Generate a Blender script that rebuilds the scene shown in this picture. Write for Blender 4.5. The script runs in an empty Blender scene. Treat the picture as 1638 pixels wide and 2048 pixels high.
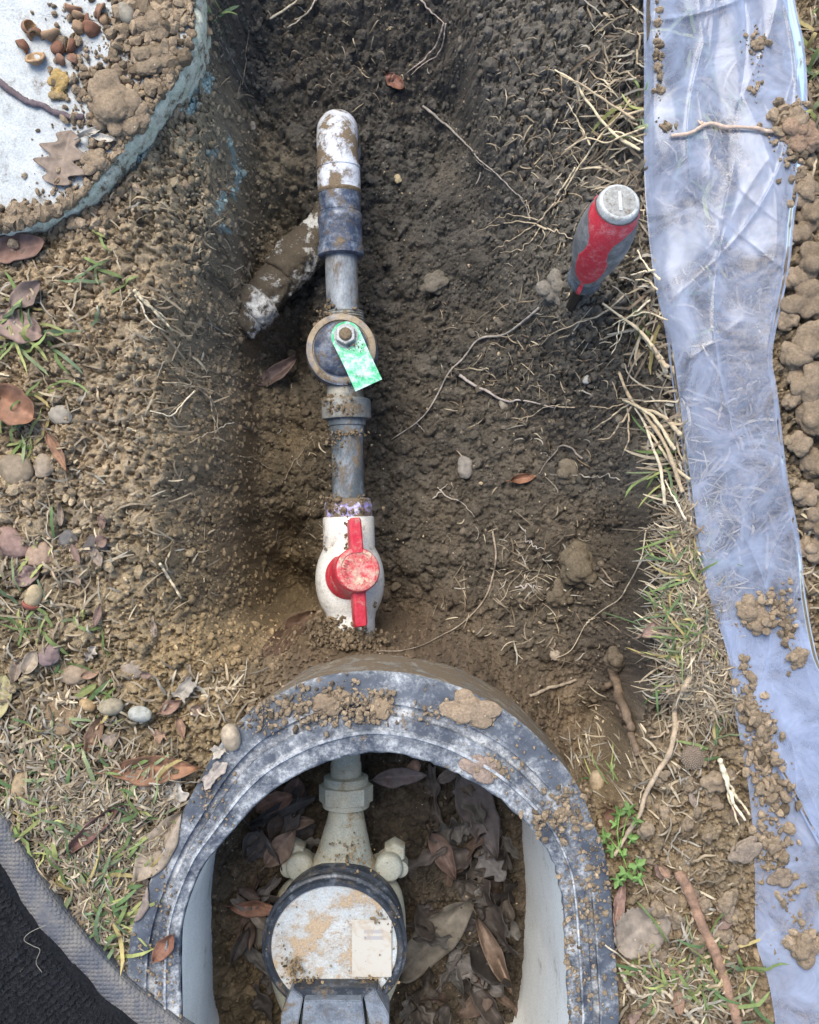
import bpy, bmesh, math, random
import numpy as np
from mathutils import Vector, Matrix, Euler

random.seed(7); rng = np.random.default_rng(7)
sc = bpy.context.scene
C = sc.collection
R = math.radians

# ------------------------------------------------------------------ camera, sky, sun, exposure
HC, FP = 0.75, 2010.0            # camera height above the lawn (m), focal length in photo pixels
cam_d = bpy.data.cameras.new('camera'); cam = bpy.data.objects.new('camera', cam_d); C.objects.link(cam)
cam.location = (0, 0, HC); cam.rotation_euler = (0, 0, 0)
cam_d.sensor_width = 36; cam_d.lens = 36 * FP / 2048; cam_d.clip_start = 0.02; cam_d.clip_end = 200
sc.camera = cam

SUN_EL, SUN_AZ = R(58), R(-22)    # azimuth measured clockwise from +Y
world = bpy.data.worlds.new('World'); sc.world = world; world.use_nodes = True
wn = world.node_tree.nodes; wl = world.node_tree.links
sky = wn.new('ShaderNodeTexSky'); sky.sky_type = 'NISHITA'; sky.sun_disc = False
sky.sun_elevation = SUN_EL; sky.sun_rotation = SUN_AZ; sky.dust_density = 2.0; sky.air_density = 1.0
wn['Background'].inputs['Strength'].default_value = 0.13
wl.new(sky.outputs[0], wn['Background'].inputs['Color'])
sun_d = bpy.data.lights.new('sun', 'SUN'); sun = bpy.data.objects.new('sun', sun_d); C.objects.link(sun)
sun_d.energy = 1.9; sun_d.angle = R(38); sun_d.color = (1.0, 0.94, 0.85)
sd = Vector((math.sin(SUN_AZ)*math.cos(SUN_EL), math.cos(SUN_AZ)*math.cos(SUN_EL), math.sin(SUN_EL)))
sun.rotation_euler = sd.to_track_quat('Z', 'Y').to_euler(); sun.location = sd * 5
sc.view_settings.view_transform = 'Standard'; sc.view_settings.look = 'None'
sc.view_settings.exposure = 1.3; sc.view_settings.gamma = 1.0
sc.view_settings.use_curve_mapping = False
sc.render.engine = 'CYCLES'
sc.cycles.max_bounces = 6; sc.cycles.transparent_max_bounces = 12
sc.cycles.use_denoising = True

# ------------------------------------------------------------------ helpers
def P(px, py, z=0.0):
    """world point that stands at height z where the photo shows (px, py)"""
    k = (HC - z) / FP
    return np.array([(px - 819) * k, -(py - 1024) * k, z])

def _h(ix, iy, iz, seed):
    h = (ix.astype(np.uint32) * np.uint32(374761393) + iy.astype(np.uint32) * np.uint32(668265263)
         + iz.astype(np.uint32) * np.uint32(2246822519) + np.uint32((seed * 3266489917) & 0xffffffff))
    h = (h ^ (h >> np.uint32(13))) * np.uint32(1274126177)
    h = h ^ (h >> np.uint32(16))
    return (h & np.uint32(0xffff)).astype(np.float32) / 32767.5 - 1.0

def vn2(x, y, seed=0):
    xi = np.floor(x); yi = np.floor(y); fx = (x - xi).astype(np.float32); fy = (y - yi).astype(np.float32)
    xi = xi.astype(np.int64) + 100000; yi = yi.astype(np.int64) + 100000; z = np.zeros_like(xi)
    u = fx*fx*fx*(fx*(fx*6-15)+10); v = fy*fy*fy*(fy*(fy*6-15)+10)
    a = _h(xi, yi, z, seed); b = _h(xi+1, yi, z, seed); c = _h(xi, yi+1, z, seed); d = _h(xi+1, yi+1, z, seed)
    return (a*(1-u)+b*u)*(1-v) + (c*(1-u)+d*u)*v

def fbm2(x, y, f, octv=4, seed=0, gain=0.5):
    s = 0; a = 1; t = 0
    for i in range(octv):
        s = s + a * vn2(x*f + 17.3*i, y*f - 9.1*i, seed+i); t += a; a *= gain; f *= 2.03
    return s / t

def vn3(x, y, z, seed=0):
    xi = np.floor(x); yi = np.floor(y); zi = np.floor(z)
    fx, fy, fz = x-xi, y-yi, z-zi
    xi = xi.astype(np.int64)+100000; yi = yi.astype(np.int64)+100000; zi = zi.astype(np.int64)+100000
    u = fx*fx*(3-2*fx); v = fy*fy*(3-2*fy); w = fz*fz*(3-2*fz)
    r = 0
    for dx in (0, 1):
        for dy in (0, 1):
            for dz in (0, 1):
                r = r + _h(xi+dx, yi+dy, zi+dz, seed) * (u if dx else 1-u) * (v if dy else 1-v) * (w if dz else 1-w)
    return r

def fbm3(p, f, octv=3, seed=0, gain=0.5):
    s = 0; a = 1; t = 0
    for i in range(octv):
        s = s + a * vn3(p[:, 0]*f+3.1*i, p[:, 1]*f-7.7*i, p[:, 2]*f+1.9*i, seed+i); t += a; a *= gain; f *= 2.03
    return s / t

def sstep(a, b, x):
    t = np.clip((x-a)/(b-a), 0, 1); return t*t*(3-2*t)

def tag(o, label, cat, group=None):
    o['label'] = label; o['category'] = cat
    if group: o['group'] = group
    return o

def empty(name, loc, label=None, cat=None, group=None):
    o = bpy.data.objects.new(name, None); C.objects.link(o); o.location = loc
    o.empty_display_size = 0.01
    if label: tag(o, label, cat, group)
    return o

def mk(name, V, F, mat, parent=None, col=None, smooth=True, loc=None, kind=None, flat_angle=None):
    """one mesh object; V (n,3) world coordinates, F (m,3|4) array or list of lists; loc = origin"""
    V = np.asarray(V, dtype=np.float64)
    if parent is not None and loc is None: off = np.array(parent.matrix_world.translation if parent.parent is None else PW[parent.name])
    elif loc is not None: off = np.asarray(loc, dtype=np.float64)
    else: off = np.zeros(3)
    me = bpy.data.meshes.new(name)
    L = V - off
    if isinstance(F, np.ndarray):
        m, k = F.shape
        me.vertices.add(len(L)); me.vertices.foreach_set('co', L.astype(np.float32).ravel())
        me.loops.add(m*k); me.loops.foreach_set('vertex_index', F.astype(np.int32).ravel())
        me.polygons.add(m); me.polygons.foreach_set('loop_start', np.arange(0, m*k, k, dtype=np.int32))
        me.polygons.foreach_set('loop_total', np.full(m, k, dtype=np.int32))
        me.update(calc_edges=True)
    else:
        me.from_pydata(L.tolist(), [], F); me.update()
    me.polygons.foreach_set('use_smooth', np.full(len(me.polygons), bool(smooth)))
    if col is not None:
        a = me.color_attributes.new('Col', 'FLOAT_COLOR', 'POINT')
        c4 = np.ones((len(V), 4), dtype=np.float32); c4[:, :3] = col
        a.data.foreach_set('color', c4.ravel())
    if mat: me.materials.append(mat)
    o = bpy.data.objects.new(name, me); C.objects.link(o)
    if flat_angle is not None:
        me.set_sharp_from_angle(angle=R(flat_angle))
    if parent is not None:
        o.parent = parent
        pw = np.array(parent.location) if parent.parent is None else PW[parent.name]
        o.location = (off - pw).tolist()
    else:
        o.location = off.tolist()
    PW[o.name] = off
    if kind: o['kind'] = kind
    return o
PW = {}
_mk = mk
def mk(name, V, F, mat, parent=None, loc=None, **k):
    if parent is not None and loc is None:
        loc = PW.get(parent.name, np.array(parent.location))
    return _mk(name, V, F, mat, parent, loc=loc, **k)

def frame_from(d):
    d = np.asarray(d, float); d = d/np.linalg.norm(d)
    a = np.array([0, 0, 1.0]) if abs(d[2]) < 0.9 else np.array([1.0, 0, 0])
    u = np.cross(a, d); u /= np.linalg.norm(u); v = np.cross(d, u)
    return u, v, d

def gridfaces(n, m, closed_m=True, closed_n=False):
    F = []
    for i in range(n if closed_n else n-1):
        for j in range(m if closed_m else m-1):
            a = i*m+j; b = i*m+(j+1) % m; c = ((i+1) % n)*m+(j+1) % m; d = ((i+1) % n)*m+j
            F.append([a, b, c, d])
    return F

def lathe(A, B, prof, seg=40, cap=True, squash=1.0, jag=0.0):
    """revolve prof [(distance along A>B in m, radius)] round the axis from A to B"""
    A = np.asarray(A, float); u, v, d = frame_from(np.asarray(B, float)-A)
    V = []
    for (h, r) in prof:
        r = max(r, 2e-4)
        for k in range(seg):
            t = 2*math.pi*k/seg
            V.append(A + d*h + u*math.cos(t)*r + v*math.sin(t)*r*squash)
    F = gridfaces(len(prof), seg)
    if cap:
        F.append(list(range(seg))[::-1]); F.append(list(range((len(prof)-1)*seg, len(prof)*seg)))
    return np.array(V), F

def tube(pts, rad, seg=10, cap=True):
    pts = np.asarray(pts, float); n = len(pts)
    rad = np.broadcast_to(np.asarray(rad, float), (n,))
    T = np.gradient(pts, axis=0); T /= (np.linalg.norm(T, axis=1, keepdims=True)+1e-12)
    u, v, _ = frame_from(T[0]); V = []
    for i in range(n):
        u = u - T[i]*np.dot(u, T[i]); u /= np.linalg.norm(u); v = np.cross(T[i], u)
        for k in range(seg):
            t = 2*math.pi*k/seg
            V.append(pts[i] + rad[i]*(u*math.cos(t)+v*math.sin(t)))
    F = gridfaces(n, seg)
    if cap:
        F.append(list(range(seg))[::-1]); F.append(list(range((n-1)*seg, n*seg)))
    return np.array(V), F

def resample(pl, n, smooth=True):
    pl = np.asarray(pl, float)
    if smooth and len(pl) > 2:
        q = []
        ext = np.vstack([2*pl[0]-pl[1], pl, 2*pl[-1]-pl[-2]])
        for i in range(len(pl)-1):
            p0, p1, p2, p3 = ext[i:i+4]
            for t in np.linspace(0, 1, 12, endpoint=False):
                q.append(0.5*((2*p1)+(-p0+p2)*t+(2*p0-5*p1+4*p2-p3)*t*t+(-p0+3*p1-3*p2+p3)*t**3))
        q.append(pl[-1]); pl = np.array(q)
    s = np.concatenate([[0], np.cumsum(np.linalg.norm(np.diff(pl, axis=0), axis=1))])
    t = np.linspace(0, s[-1], n)
    return np.stack([np.interp(t, s, pl[:, k]) for k in range(pl.shape[1])], axis=1)

def join(parts):
    V = []; F = []; o = 0
    for v, f in parts:
        V.append(np.asarray(v)); F += [[i+o for i in q] for q in (f.tolist() if isinstance(f, np.ndarray) else f)]; o += len(v)
    return np.vstack(V), F

_ico = {}
def ico(sub):
    if sub not in _ico:
        bm = bmesh.new(); bmesh.ops.create_icosphere(bm, subdivisions=sub, radius=1)
        V = np.array([v.co[:] for v in bm.verts]); F = np.array([[v.index for v in f.verts] for f in bm.faces]); bm.free()
        _ico[sub] = (V, F)
    return _ico[sub]

# ------------------------------------------------------------------ materials (all node-based)
def new_mat(name):
    m = bpy.data.materials.new(name); m.use_nodes = True
    nt = m.node_tree; b = nt.nodes['Principled BSDF']
    return m, nt, b

def N(nt, t, **inp):
    n = nt.nodes.new(t)
    for k, v in inp.items():
        if k in n.inputs: n.inputs[k].default_value = v
        else: setattr(n, k, v)
    return n

def ramp(nt, src, stops):
    r = nt.nodes.new('ShaderNodeValToRGB'); e = r.color_ramp.elements
    e[0].position, e[0].color = stops[0][0], (*stops[0][1], 1) if len(stops[0][1]) == 3 else stops[0][1]
    e[1].position, e[1].color = stops[-1][0], (*stops[-1][1], 1)
    for p, c in stops[1:-1]:
        x = e.new(p); x.color = (*c, 1)
    nt.links.new(src, r.inputs[0]); return r

def mix(nt, fac, a, b, mode='MIX'):
    m = nt.nodes.new('ShaderNodeMix'); m.data_type = 'RGBA'; m.blend_type = mode
    for s, v in ((m.inputs[0], fac), (m.inputs[6], a), (m.inputs[7], b)):
        if hasattr(v, 'type') and hasattr(v, 'links'): nt.links.new(v, s)
        elif isinstance(v, (int, float)): s.default_value = v
        else: s.default_value = (*v, 1)
    return m.outputs[2]

G1 = (0, 0, 0); W1 = (1, 1, 1)
def noise(nt, co, scale, detail=4, rough=0.6, dist=0.0):
    n = N(nt, 'ShaderNodeTexNoise', Scale=scale, Detail=detail, Roughness=rough, Distortion=dist)
    nt.links.new(co, n.inputs['Vector']); return n.outputs['Fac']

def bumpn(nt, b, srcs, dist):
    prev = None
    for h, s, d in srcs:
        bp = N(nt, 'ShaderNodeBump', Strength=s, Distance=d); nt.links.new(h, bp.inputs['Height'])
        if prev: nt.links.new(prev, bp.inputs['Normal'])
        prev = bp.outputs[0]
    nt.links.new(prev, b.inputs['Normal'])

def mat_attr(name, rough=0.9, spec=0.25, speck=0.0, bump=0.6, sc1=700, sc2=2200, var=0.5, translucent=0.0, bd=0.0012):
    """colour from the mesh attribute Col (the thing's own colour), with grain and relief on top"""
    m, nt, b = new_mat(name)
    at = N(nt, 'ShaderNodeAttribute', attribute_name='Col'); tc = nt.nodes.new('ShaderNodeTexCoord'); co = tc.outputs['Object']
    n1 = noise(nt, co, sc1, 5, 0.7); n2 = noise(nt, co, sc2, 3, 0.6)
    r = ramp(nt, n1, [(0.25, (1-var,)*3), (0.75, (1+var*0.8,)*3)])
    c = mix(nt, 1.0, at.outputs['Color'], r.outputs[0], 'MULTIPLY')
    if speck > 0:
        v = N(nt, 'ShaderNodeTexVoronoi', Scale=330.0); nt.links.new(co, v.inputs['Vector'])
        d = ramp(nt, v.outputs['Distance'], [(0.16, W1), (0.26, G1)])
        sp = nt.nodes.new('ShaderNodeSeparateColor'); nt.links.new(v.outputs['Color'], sp.inputs[0])
        k = ramp(nt, sp.outputs[0], [(1-speck, G1), (1-speck+0.01, W1)])
        mm = N(nt, 'ShaderNodeMath', operation='MULTIPLY'); nt.links.new(d.outputs[0], mm.inputs[0]); nt.links.new(k.outputs[0], mm.inputs[1])
        hue = ramp(nt, sp.outputs[1], [(0.0, (0.20, 0.12, 0.05)), (0.5, (0.36, 0.29, 0.18)), (1.0, (0.45, 0.42, 0.36))])
        c = mix(nt, mm.outputs[0], c, hue.outputs[0])
    nt.links.new(c, b.inputs['Base Color'])
    b.inputs['Roughness'].default_value = rough; b.inputs['Specular IOR Level'].default_value = spec
    bumpn(nt, b, [(n1, bump, bd), (n2, bump, bd*0.4)], 0)
    if translucent:
        tr = nt.nodes.new('ShaderNodeBsdfTranslucent'); nt.links.new(c, tr.inputs[0])
        ms = nt.nodes.new('ShaderNodeMixShader'); ms.inputs[0].default_value = translucent
        nt.links.new(b.outputs[0], ms.inputs[1]); nt.links.new(tr.outputs[0], ms.inputs[2])
        nt.links.new(ms.outputs[0], nt.nodes['Material Output'].inputs[0])
    return m

MUD = (0.15, 0.112, 0.07)
def mat_worn(name, c1, c2, wear_scale=60, wear=(0.45, 0.6), mud=0.4, mud_scale=45, rough=0.5, spec=0.4, bump=0.25, mudcol=MUD, fleck=0.0, fleckcol=(0.6, 0.63, 0.65), stretch=(1, 1, 1)):
    """plastic or metal with worn patches, dried mud and flecks"""
    m, nt, b = new_mat(name)
    tc = nt.nodes.new('ShaderNodeTexCoord'); mp = nt.nodes.new('ShaderNodeMapping'); mp.inputs['Scale'].default_value = stretch
    nt.links.new(tc.outputs['Object'], mp.inputs[0]); co = mp.outputs[0]
    nw = noise(nt, co, wear_scale, 9, 0.78, 0.15); nf = noise(nt, co, 700, 4, 0.7); nm = noise(nt, co, mud_scale, 9, 0.74, 0.2)
    c = mix(nt, ramp(nt, nw, [(wear[0], G1), (wear[1], W1)]).outputs[0], c1, c2)
    c = mix(nt, 0.55, c, ramp(nt, nf, [(0.3, (0.45,)*3), (0.7, (1.25,)*3)]).outputs[0], 'MULTIPLY')
    if fleck:
        nk = noise(nt, co, 420, 3, 0.8, 1.0)
        c = mix(nt, ramp(nt, nk, [(1-fleck-0.03, G1), (1-fleck+0.03, W1)]).outputs[0], c, fleckcol)
    th = 0.70 - mud*0.38
    mk_ = ramp(nt, nm, [(th-0.10, G1), (th-0.025, (0.32,)*3), (th+0.0, (0.6,)*3), (th+0.03, W1)]).outputs[0]
    mc = mix(nt, 1.0, mudcol, ramp(nt, nf, [(0.25, (0.6,)*3), (0.75, (1.3,)*3)]).outputs[0], 'MULTIPLY')
    c = mix(nt, mk_, c, mc)
    nt.links.new(c, b.inputs['Base Color'])
    rr = ramp(nt, mk_, [(0, (rough,)*3), (1, (0.95,)*3)]); nt.links.new(rr.outputs[0], b.inputs['Roughness'])
    b.inputs['Specular IOR Level'].default_value = spec
    bumpn(nt, b, [(mk_, 0.6, 0.0008), (nf, bump, 0.0005), (nw, bump*0.6, 0.0006)], 0)
    return m

def mat_plain(name, c, rough=0.5, metal=0.0, spec=0.5, var=0.25, scale=300, bump=0.1):
    m, nt, b = new_mat(name)
    tc = nt.nodes.new('ShaderNodeTexCoord'); n = noise(nt, tc.outputs['Object'], scale, 5, 0.65)
    cc = mix(nt, 1.0, c, ramp(nt, n, [(0.3, (1-var,)*3), (0.7, (1+var,)*3)]).outputs[0], 'MULTIPLY')
    nt.links.new(cc, b.inputs['Base Color']); b.inputs['Roughness'].default_value = rough
    b.inputs['Metallic'].default_value = metal; b.inputs['Specular IOR Level'].default_value = spec
    bumpn(nt, b, [(n, bump, 0.0006)], 0)
    return m

M_SOIL = mat_attr('soil', 0.95, 0.18, speck=0.05, bump=0.9, sc1=620, sc2=1900, var=0.55, bd=0.0016)
M_CRUMB = mat_attr('soil_crumb', 0.95, 0.15, speck=0.03, bump=0.9, sc1=500, sc2=1500, var=0.45, bd=0.0014)
M_GRASS = mat_attr('grass_blade', 0.6, 0.3, bump=0.3, sc1=300, sc2=1500, var=0.35, translucent=0.25, bd=0.0004)
M_LEAF = mat_attr('dry_leaf', 0.62, 0.3, bump=0.4, sc1=120, sc2=900, var=0.45, translucent=0.18, bd=0.0005)
M_ROOT = mat_attr('root_bark', 0.85, 0.2, bump=0.6, sc1=400, sc2=1300, var=0.4, bd=0.0006)
M_STONE = mat_attr('stone', 0.8, 0.3, bump=0.6, sc1=250, sc2=1200, var=0.4, bd=0.0006)

# ------------------------------------------------------------------ the meter box outline (photo pixels at rim height)
inner_px = [(362, 2030), (361, 1904), (368, 1830), (401, 1743), (442, 1690), (522, 1602), (603, 1548), (690, 1516), (760, 1507), (845, 1522), (925, 1555), (992, 1595), (1060, 1656), (1100, 1715), (1121, 1780), (1131, 1904), (1138, 2030)]
outer_px = [(246, 2030), (250, 1950), (262, 1860), (298, 1763), (336, 1680), (382, 1590), (432, 1500), (490, 1432), (545, 1396), (616, 1362), (704, 1345), (804, 1347), (905, 1371), (972, 1401), (1039, 1443), (1107, 1508), (1154, 1569), (1185, 1640), (1214, 1720), (1228, 1837), (1241, 2030)]
ZR = 0.004
def closed_outline(px, n=120):
    a = resample(px, n); b = a[::-1].copy(); b[:, 1] = 4060 - b[:, 1]
    c = np.vstack([a, b[1:-1]])
    k = (HC - ZR)/FP
    return np.stack([(c[:, 0]-819)*k, -(c[:, 1]-1024)*k], axis=1)
IN2 = closed_outline(inner_px); OUT2 = closed_outline(outer_px)
NB = len(IN2)

# ------------------------------------------------------------------ ground: one sheet with the dug hole
rows = [   # photo row, then (column, height of the ground in m) across it
 (-600, [(-600, 0), (440, 0), (560, -0.05), (900, -0.05), (1050, 0), (2300, 0)]),
 (-330, [(-600, -0.01), (420, -0.01), (480, -0.05), (560, -0.085), (880, -0.08), (1000, -0.04), (1150, -0.01), (1290, 0), (2300, 0)]),
 (-150, [(-600, -0.02), (380, -0.01), (430, -0.02), (480, -0.075), (540, -0.112), (880, -0.105), (1000, -0.045), (1150, -0.01), (1290, 0), (2300, 0.01)]),
 (0, [(-600, -0.02), (370, -0.018), (415, -0.014), (450, -0.045), (490, -0.10), (530, -0.125), (700, -0.128), (860, -0.118), (910, -0.095), (960, -0.06), (1060, -0.045), (1180, -0.02), (1290, 0), (2300, 0.01)]),
 (120, [(-600, -0.02), (360, -0.018), (400, -0.014), (440, -0.05), (485, -0.115), (530, -0.15), (700, -0.155), (860, -0.15), (915, -0.12), (960, -0.07), (1060, -0.05), (1180, -0.02), (1290, 0), (2300, 0.012)]),
 (240, [(-600, -0.02), (280, -0.018), (340, -0.012), (420, -0.04), (470, -0.10), (520, -0.16), (700, -0.175), (870, -0.17), (930, -0.15), (970, -0.085), (1060, -0.058), (1180, -0.026), (1290, 0), (1640, 0.006), (2300, 0.014)]),
 (340, [(-600, -0.02), (200, -0.018), (270, -0.010), (390, -0.036), (460, -0.09), (510, -0.165), (700, -0.185), (880, -0.175), (945, -0.15), (985, -0.095), (1060, -0.07), (1180, -0.035), (1290, 0), (1640, 0.012), (2300, 0.016)]),
 (440, [(-600, -0.018), (60, -0.014), (180, -0.004), (330, -0.016), (415, -0.05), (468, -0.10), (510, -0.17), (600, -0.195), (800, -0.186), (930, -0.156), (1000, -0.112), (1100, -0.06), (1200, -0.03), (1290, -0.004), (1640, 0.013), (2300, 0.018)]),
 (560, [(-600, 0), (250, 0), (330, -0.012), (395, -0.052), (445, -0.105), (485, -0.155), (512, -0.205), (560, -0.215), (620, -0.21), (800, -0.182), (950, -0.15), (1050, -0.080), (1148, -0.016), (1240, -0.008), (1330, 0), (1640, 0.014), (2300, 0.02)]),
 (625, [(-600, 0), (200, 0.002), (305, -0.004), (375, -0.036), (430, -0.092), (484, -0.152), (514, -0.20), (620, -0.205), (800, -0.182), (950, -0.15), (1050, -0.078), (1140, -0.018), (1230, -0.008), (1340, 0), (1640, 0.014), (2300, 0.02)]),
 (700, [(-600, 0), (150, 0.004), (290, 0), (345, -0.016), (400, -0.066), (450, -0.118), (488, -0.162), (512, -0.205), (560, -0.222), (620, -0.212), (800, -0.182), (950, -0.150), (1100, -0.065), (1200, -0.030), (1280, -0.012), (1350, 0), (1640, 0.014), (2300, 0.02)]),
 (850, [(-600, 0), (150, 0.003), (285, 0), (340, -0.014), (400, -0.062), (450, -0.112), (490, -0.156), (514, -0.200), (565, -0.218), (630, -0.205), (850, -0.172), (1000, -0.143), (1150, -0.092), (1225, -0.058), (1300, -0.012), (1370, 0), (1640, 0.012), (2300, 0.016)]),
 (1000, [(-600, 0), (150, 0.002), (275, 0), (330, -0.014), (400, -0.060), (450, -0.108), (488, -0.150), (512, -0.202), (560, -0.220), (630, -0.205), (850, -0.17), (1050, -0.137), (1180, -0.104), (1240, -0.068), (1305, -0.012), (1360, 0), (1640, 0.008), (2300, 0.01)]),
 (1120, [(-600, 0), (150, 0.002), (260, 0), (320, -0.014), (395, -0.056), (450, -0.104), (488, -0.146), (512, -0.206), (560, -0.228), (640, -0.208), (850, -0.17), (1050, -0.142), (1180, -0.112), (1245, -0.072), (1308, -0.012), (1365, 0), (2300, 0.005)]),
 (1230, [(-600, 0), (150, 0.002), (255, -0.002), (330, -0.016), (410, -0.050), (480, -0.096), (520, -0.150), (548, -0.200), (600, -0.215), (660, -0.195), (780, -0.180), (900, -0.162), (1050, -0.145), (1190, -0.112), (1250, -0.072), (1310, -0.010), (1365, 0), (2300, 0)]),
 (1280, [(-600, 0), (150, 0), (290, -0.003), (400, -0.026), (500, -0.07), (580, -0.098), (640, -0.092), (770, -0.092), (860, -0.125), (900, -0.138), (1050, -0.14), (1190, -0.114), (1252, -0.072), (1310, -0.010), (1365, 0), (2300, 0)]),
 (1330, [(-600, 0), (150, 0), (320, -0.004), (430, -0.022), (520, -0.045), (600, -0.062), (700, -0.06), (820, -0.062), (920, -0.085), (1000, -0.115), (1060, -0.13), (1190, -0.116), (1252, -0.070), (1310, -0.010), (1360, 0), (2300, 0)]),
 (1390, [(-600, 0), (330, -0.004), (440, -0.012), (520, -0.022), (640, -0.04), (860, -0.04), (960, -0.062), (1040, -0.095), (1100, -0.118), (1190, -0.125), (1250, -0.085), (1298, -0.012), (1350, 0), (2300, 0)]),
 (1450, [(-600, 0), (330, -0.004), (440, -0.008), (640, -0.03), (960, -0.04), (1050, -0.062), (1110, -0.10), (1190, -0.122), (1245, -0.08), (1290, -0.012), (1350, 0), (2300, 0)]),
 (1520, [(-600, 0), (300, -0.004), (640, -0.02), (1040, -0.03), (1115, -0.055), (1180, -0.098), (1230, -0.055), (1272, -0.010), (1330, 0), (2300, 0)]),
 (1590, [(-600, 0), (260, -0.004), (640, -0.02), (1100, -0.02), (1165, -0.035), (1200, -0.035), (1250, -0.010), (1330, 0), (2300, 0)]),
 (1680, [(-600, 0), (220, -0.006), (640, -0.02), (1160, -0.012), (1225, -0.012), (1280, -0.003), (1420, 0.004), (2300, 0)]),
 (1800, [(-600, 0), (220, -0.008), (640, -0.02), (1180, -0.010), (1250, -0.008), (1300, -0.002), (1420, 0.004), (2300, 0)]),
 (2050, [(-600, 0), (200, -0.008), (640, -0.02), (1180, -0.010), (1270, -0.006), (1320, 0), (2300, 0)]),
 (3200, [(-600, 0), (2300, 0)]),
]
GS = 6.0
mpx = np.arange(-600, 2301, GS); mpy = np.arange(-600, 3201, GS)
rz = np.array([np.interp(mpx, [c[0] for c in r_[1]], [c[1] for c in r_[1]]) for r_ in rows]); ry = np.array([r_[0] for r_ in rows], float)
MAP = np.empty((len(mpy), len(mpx)))
for i in range(len(mpx)): MAP[:, i] = np.interp(mpy, ry, rz[:, i])
def _box(a, n):
    for ax_ in (0, 1):
        for _ in range(2):
            pad = [(0, 0), (0, 0)]; pad[ax_] = (n, n); q = np.pad(a, pad, mode='edge')
            a = sum(np.take(q, range(k, k+a.shape[ax_]), ax_) for k in range(2*n+1))/(2*n+1)
    return a
MAP = _box(MAP, 2)
def map_z(px, py):
    fi = np.clip((px+600)/GS, 0, len(mpx)-1.001); fj = np.clip((py+600)/GS, 0, len(mpy)-1.001); i = fi.astype(int); j = fj.astype(int); u = fi-i; v = fj-j
    return (MAP[j, i]*(1-u)+MAP[j, i+1]*u)*(1-v)+(MAP[j+1, i]*(1-u)+MAP[j+1, i+1]*u)*v
def base_z(x, y):
    # uneven dug edges: wander the plan a little
    x = x+0.006*fbm2(x, y, 22, 3, 401); y = y+0.006*fbm2(x, y, 22, 3, 405)
    z = np.full(x.shape, -0.05)
    for _ in range(22):
        z = 0.5*z+0.5*map_z(x*FP/(HC-z)+819, 1024-y*FP/(HC-z))
    return z

D = 0.001
def axis(lo, hi, extra_lo, far=14.0):
    core = np.arange(lo, hi+D/2, D)
    left = []; x = lo; s = D
    while x > -far:
        s = min(0.003, s*1.2) if x > extra_lo else s*1.35
        x -= s; left.append(x)
    right = []; x = hi; s = D
    while x < far:
        s = s*1.35; x += s; right.append(x)
    return np.concatenate([np.array(left[::-1]), core, np.array(right)]), len(left), len(core)
gx, gx0, gxn = axis(-0.335, 0.335, -0.34)
gy, gy0, gyn = axis(-0.488, 0.452, -0.66)
XX, YY = np.meshgrid(gx, gy)          # rows = y
flat = sstep(0.75, 0.45, np.maximum(np.abs(XX), np.abs(YY+0.1)))    # detail only round the hole
xi_, yi_ = np.clip(XX, -0.7, 0.7), np.clip(YY, -0.9, 0.7)
Z = base_z(xi_, yi_).astype(np.float64)
far_ = sstep(0.45, 0.62, np.maximum(np.abs(XX), np.maximum(np.abs(YY)-0.16, -YY-0.10)))
Z = Z*(1-far_) + far_*(0.01*fbm2(XX, YY, 1.5, 3, 5))
Z = np.clip(Z, -0.24, 0.05)

def in_poly(x, y, poly):
    c = np.zeros(x.shape, bool); n = len(poly)
    for i in range(n):
        x1, y1 = poly[i]; x2, y2 = poly[(i+1) % n]
        if y1 == y2: continue
        k = ((y1 > y) != (y2 > y))
        c ^= k & (x < (x2-x1)*(y-y1)/(y2-y1)+x1)
    return c
def blur(a, n):
    for ax in (0, 1):
        for _ in range(2):
            pad = [(0, 0), (0, 0)]; pad[ax] = (n+1, n)
            cs = np.cumsum(np.pad(a, pad, mode='edge'), axis=ax)
            a = (np.take(cs, range(2*n+1, cs.shape[ax]), ax) - np.take(cs, range(0, cs.shape[ax]-2*n-1), ax))/(2*n+1)
    return a
MIDP = IN2*0.55+OUT2*0.45
inside = in_poly(XX, YY, MIDP).astype(np.float64)
inb = blur(inside, 4)
boxf = np.interp(XX, [-0.20, -0.10, 0.0, 0.13], [-0.125, -0.175, -0.205, -0.225]) + 0.02*fbm2(XX, YY, 14, 3, 44)
Zg = np.where(inside < 0.5, np.minimum(Z, ZR-0.008 - 0*Z) if False else Z, Z)
Z = Z*(1-inb) + boxf*inb

# clods and crumbs heaped on the sheet
Zc = Z[gy0:gy0+gyn, gx0:gx0+gxn]; XC = XX[gy0:gy0+gyn, gx0:gx0+gxn]; YC = YY[gy0:gy0+gyn, gx0:gx0+gxn]
WXc = XC + 0.0011*fbm2(XC, YC, 260, 3, 11) + 0.0022*fbm2(XC, YC, 70, 2, 13); WYc = YC + 0.0011*fbm2(XC, YC, 260, 3, 21) + 0.0022*fbm2(XC, YC, 70, 2, 23)
PXc = XC*FP/(HC-Zc)+819; PYc = 1024 - YC*FP/(HC-Zc)
depth = -Zc
sl = np.hypot(*np.gradient(Zc, D))
wall = sstep(0.9, 2.0, sl)
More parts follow.
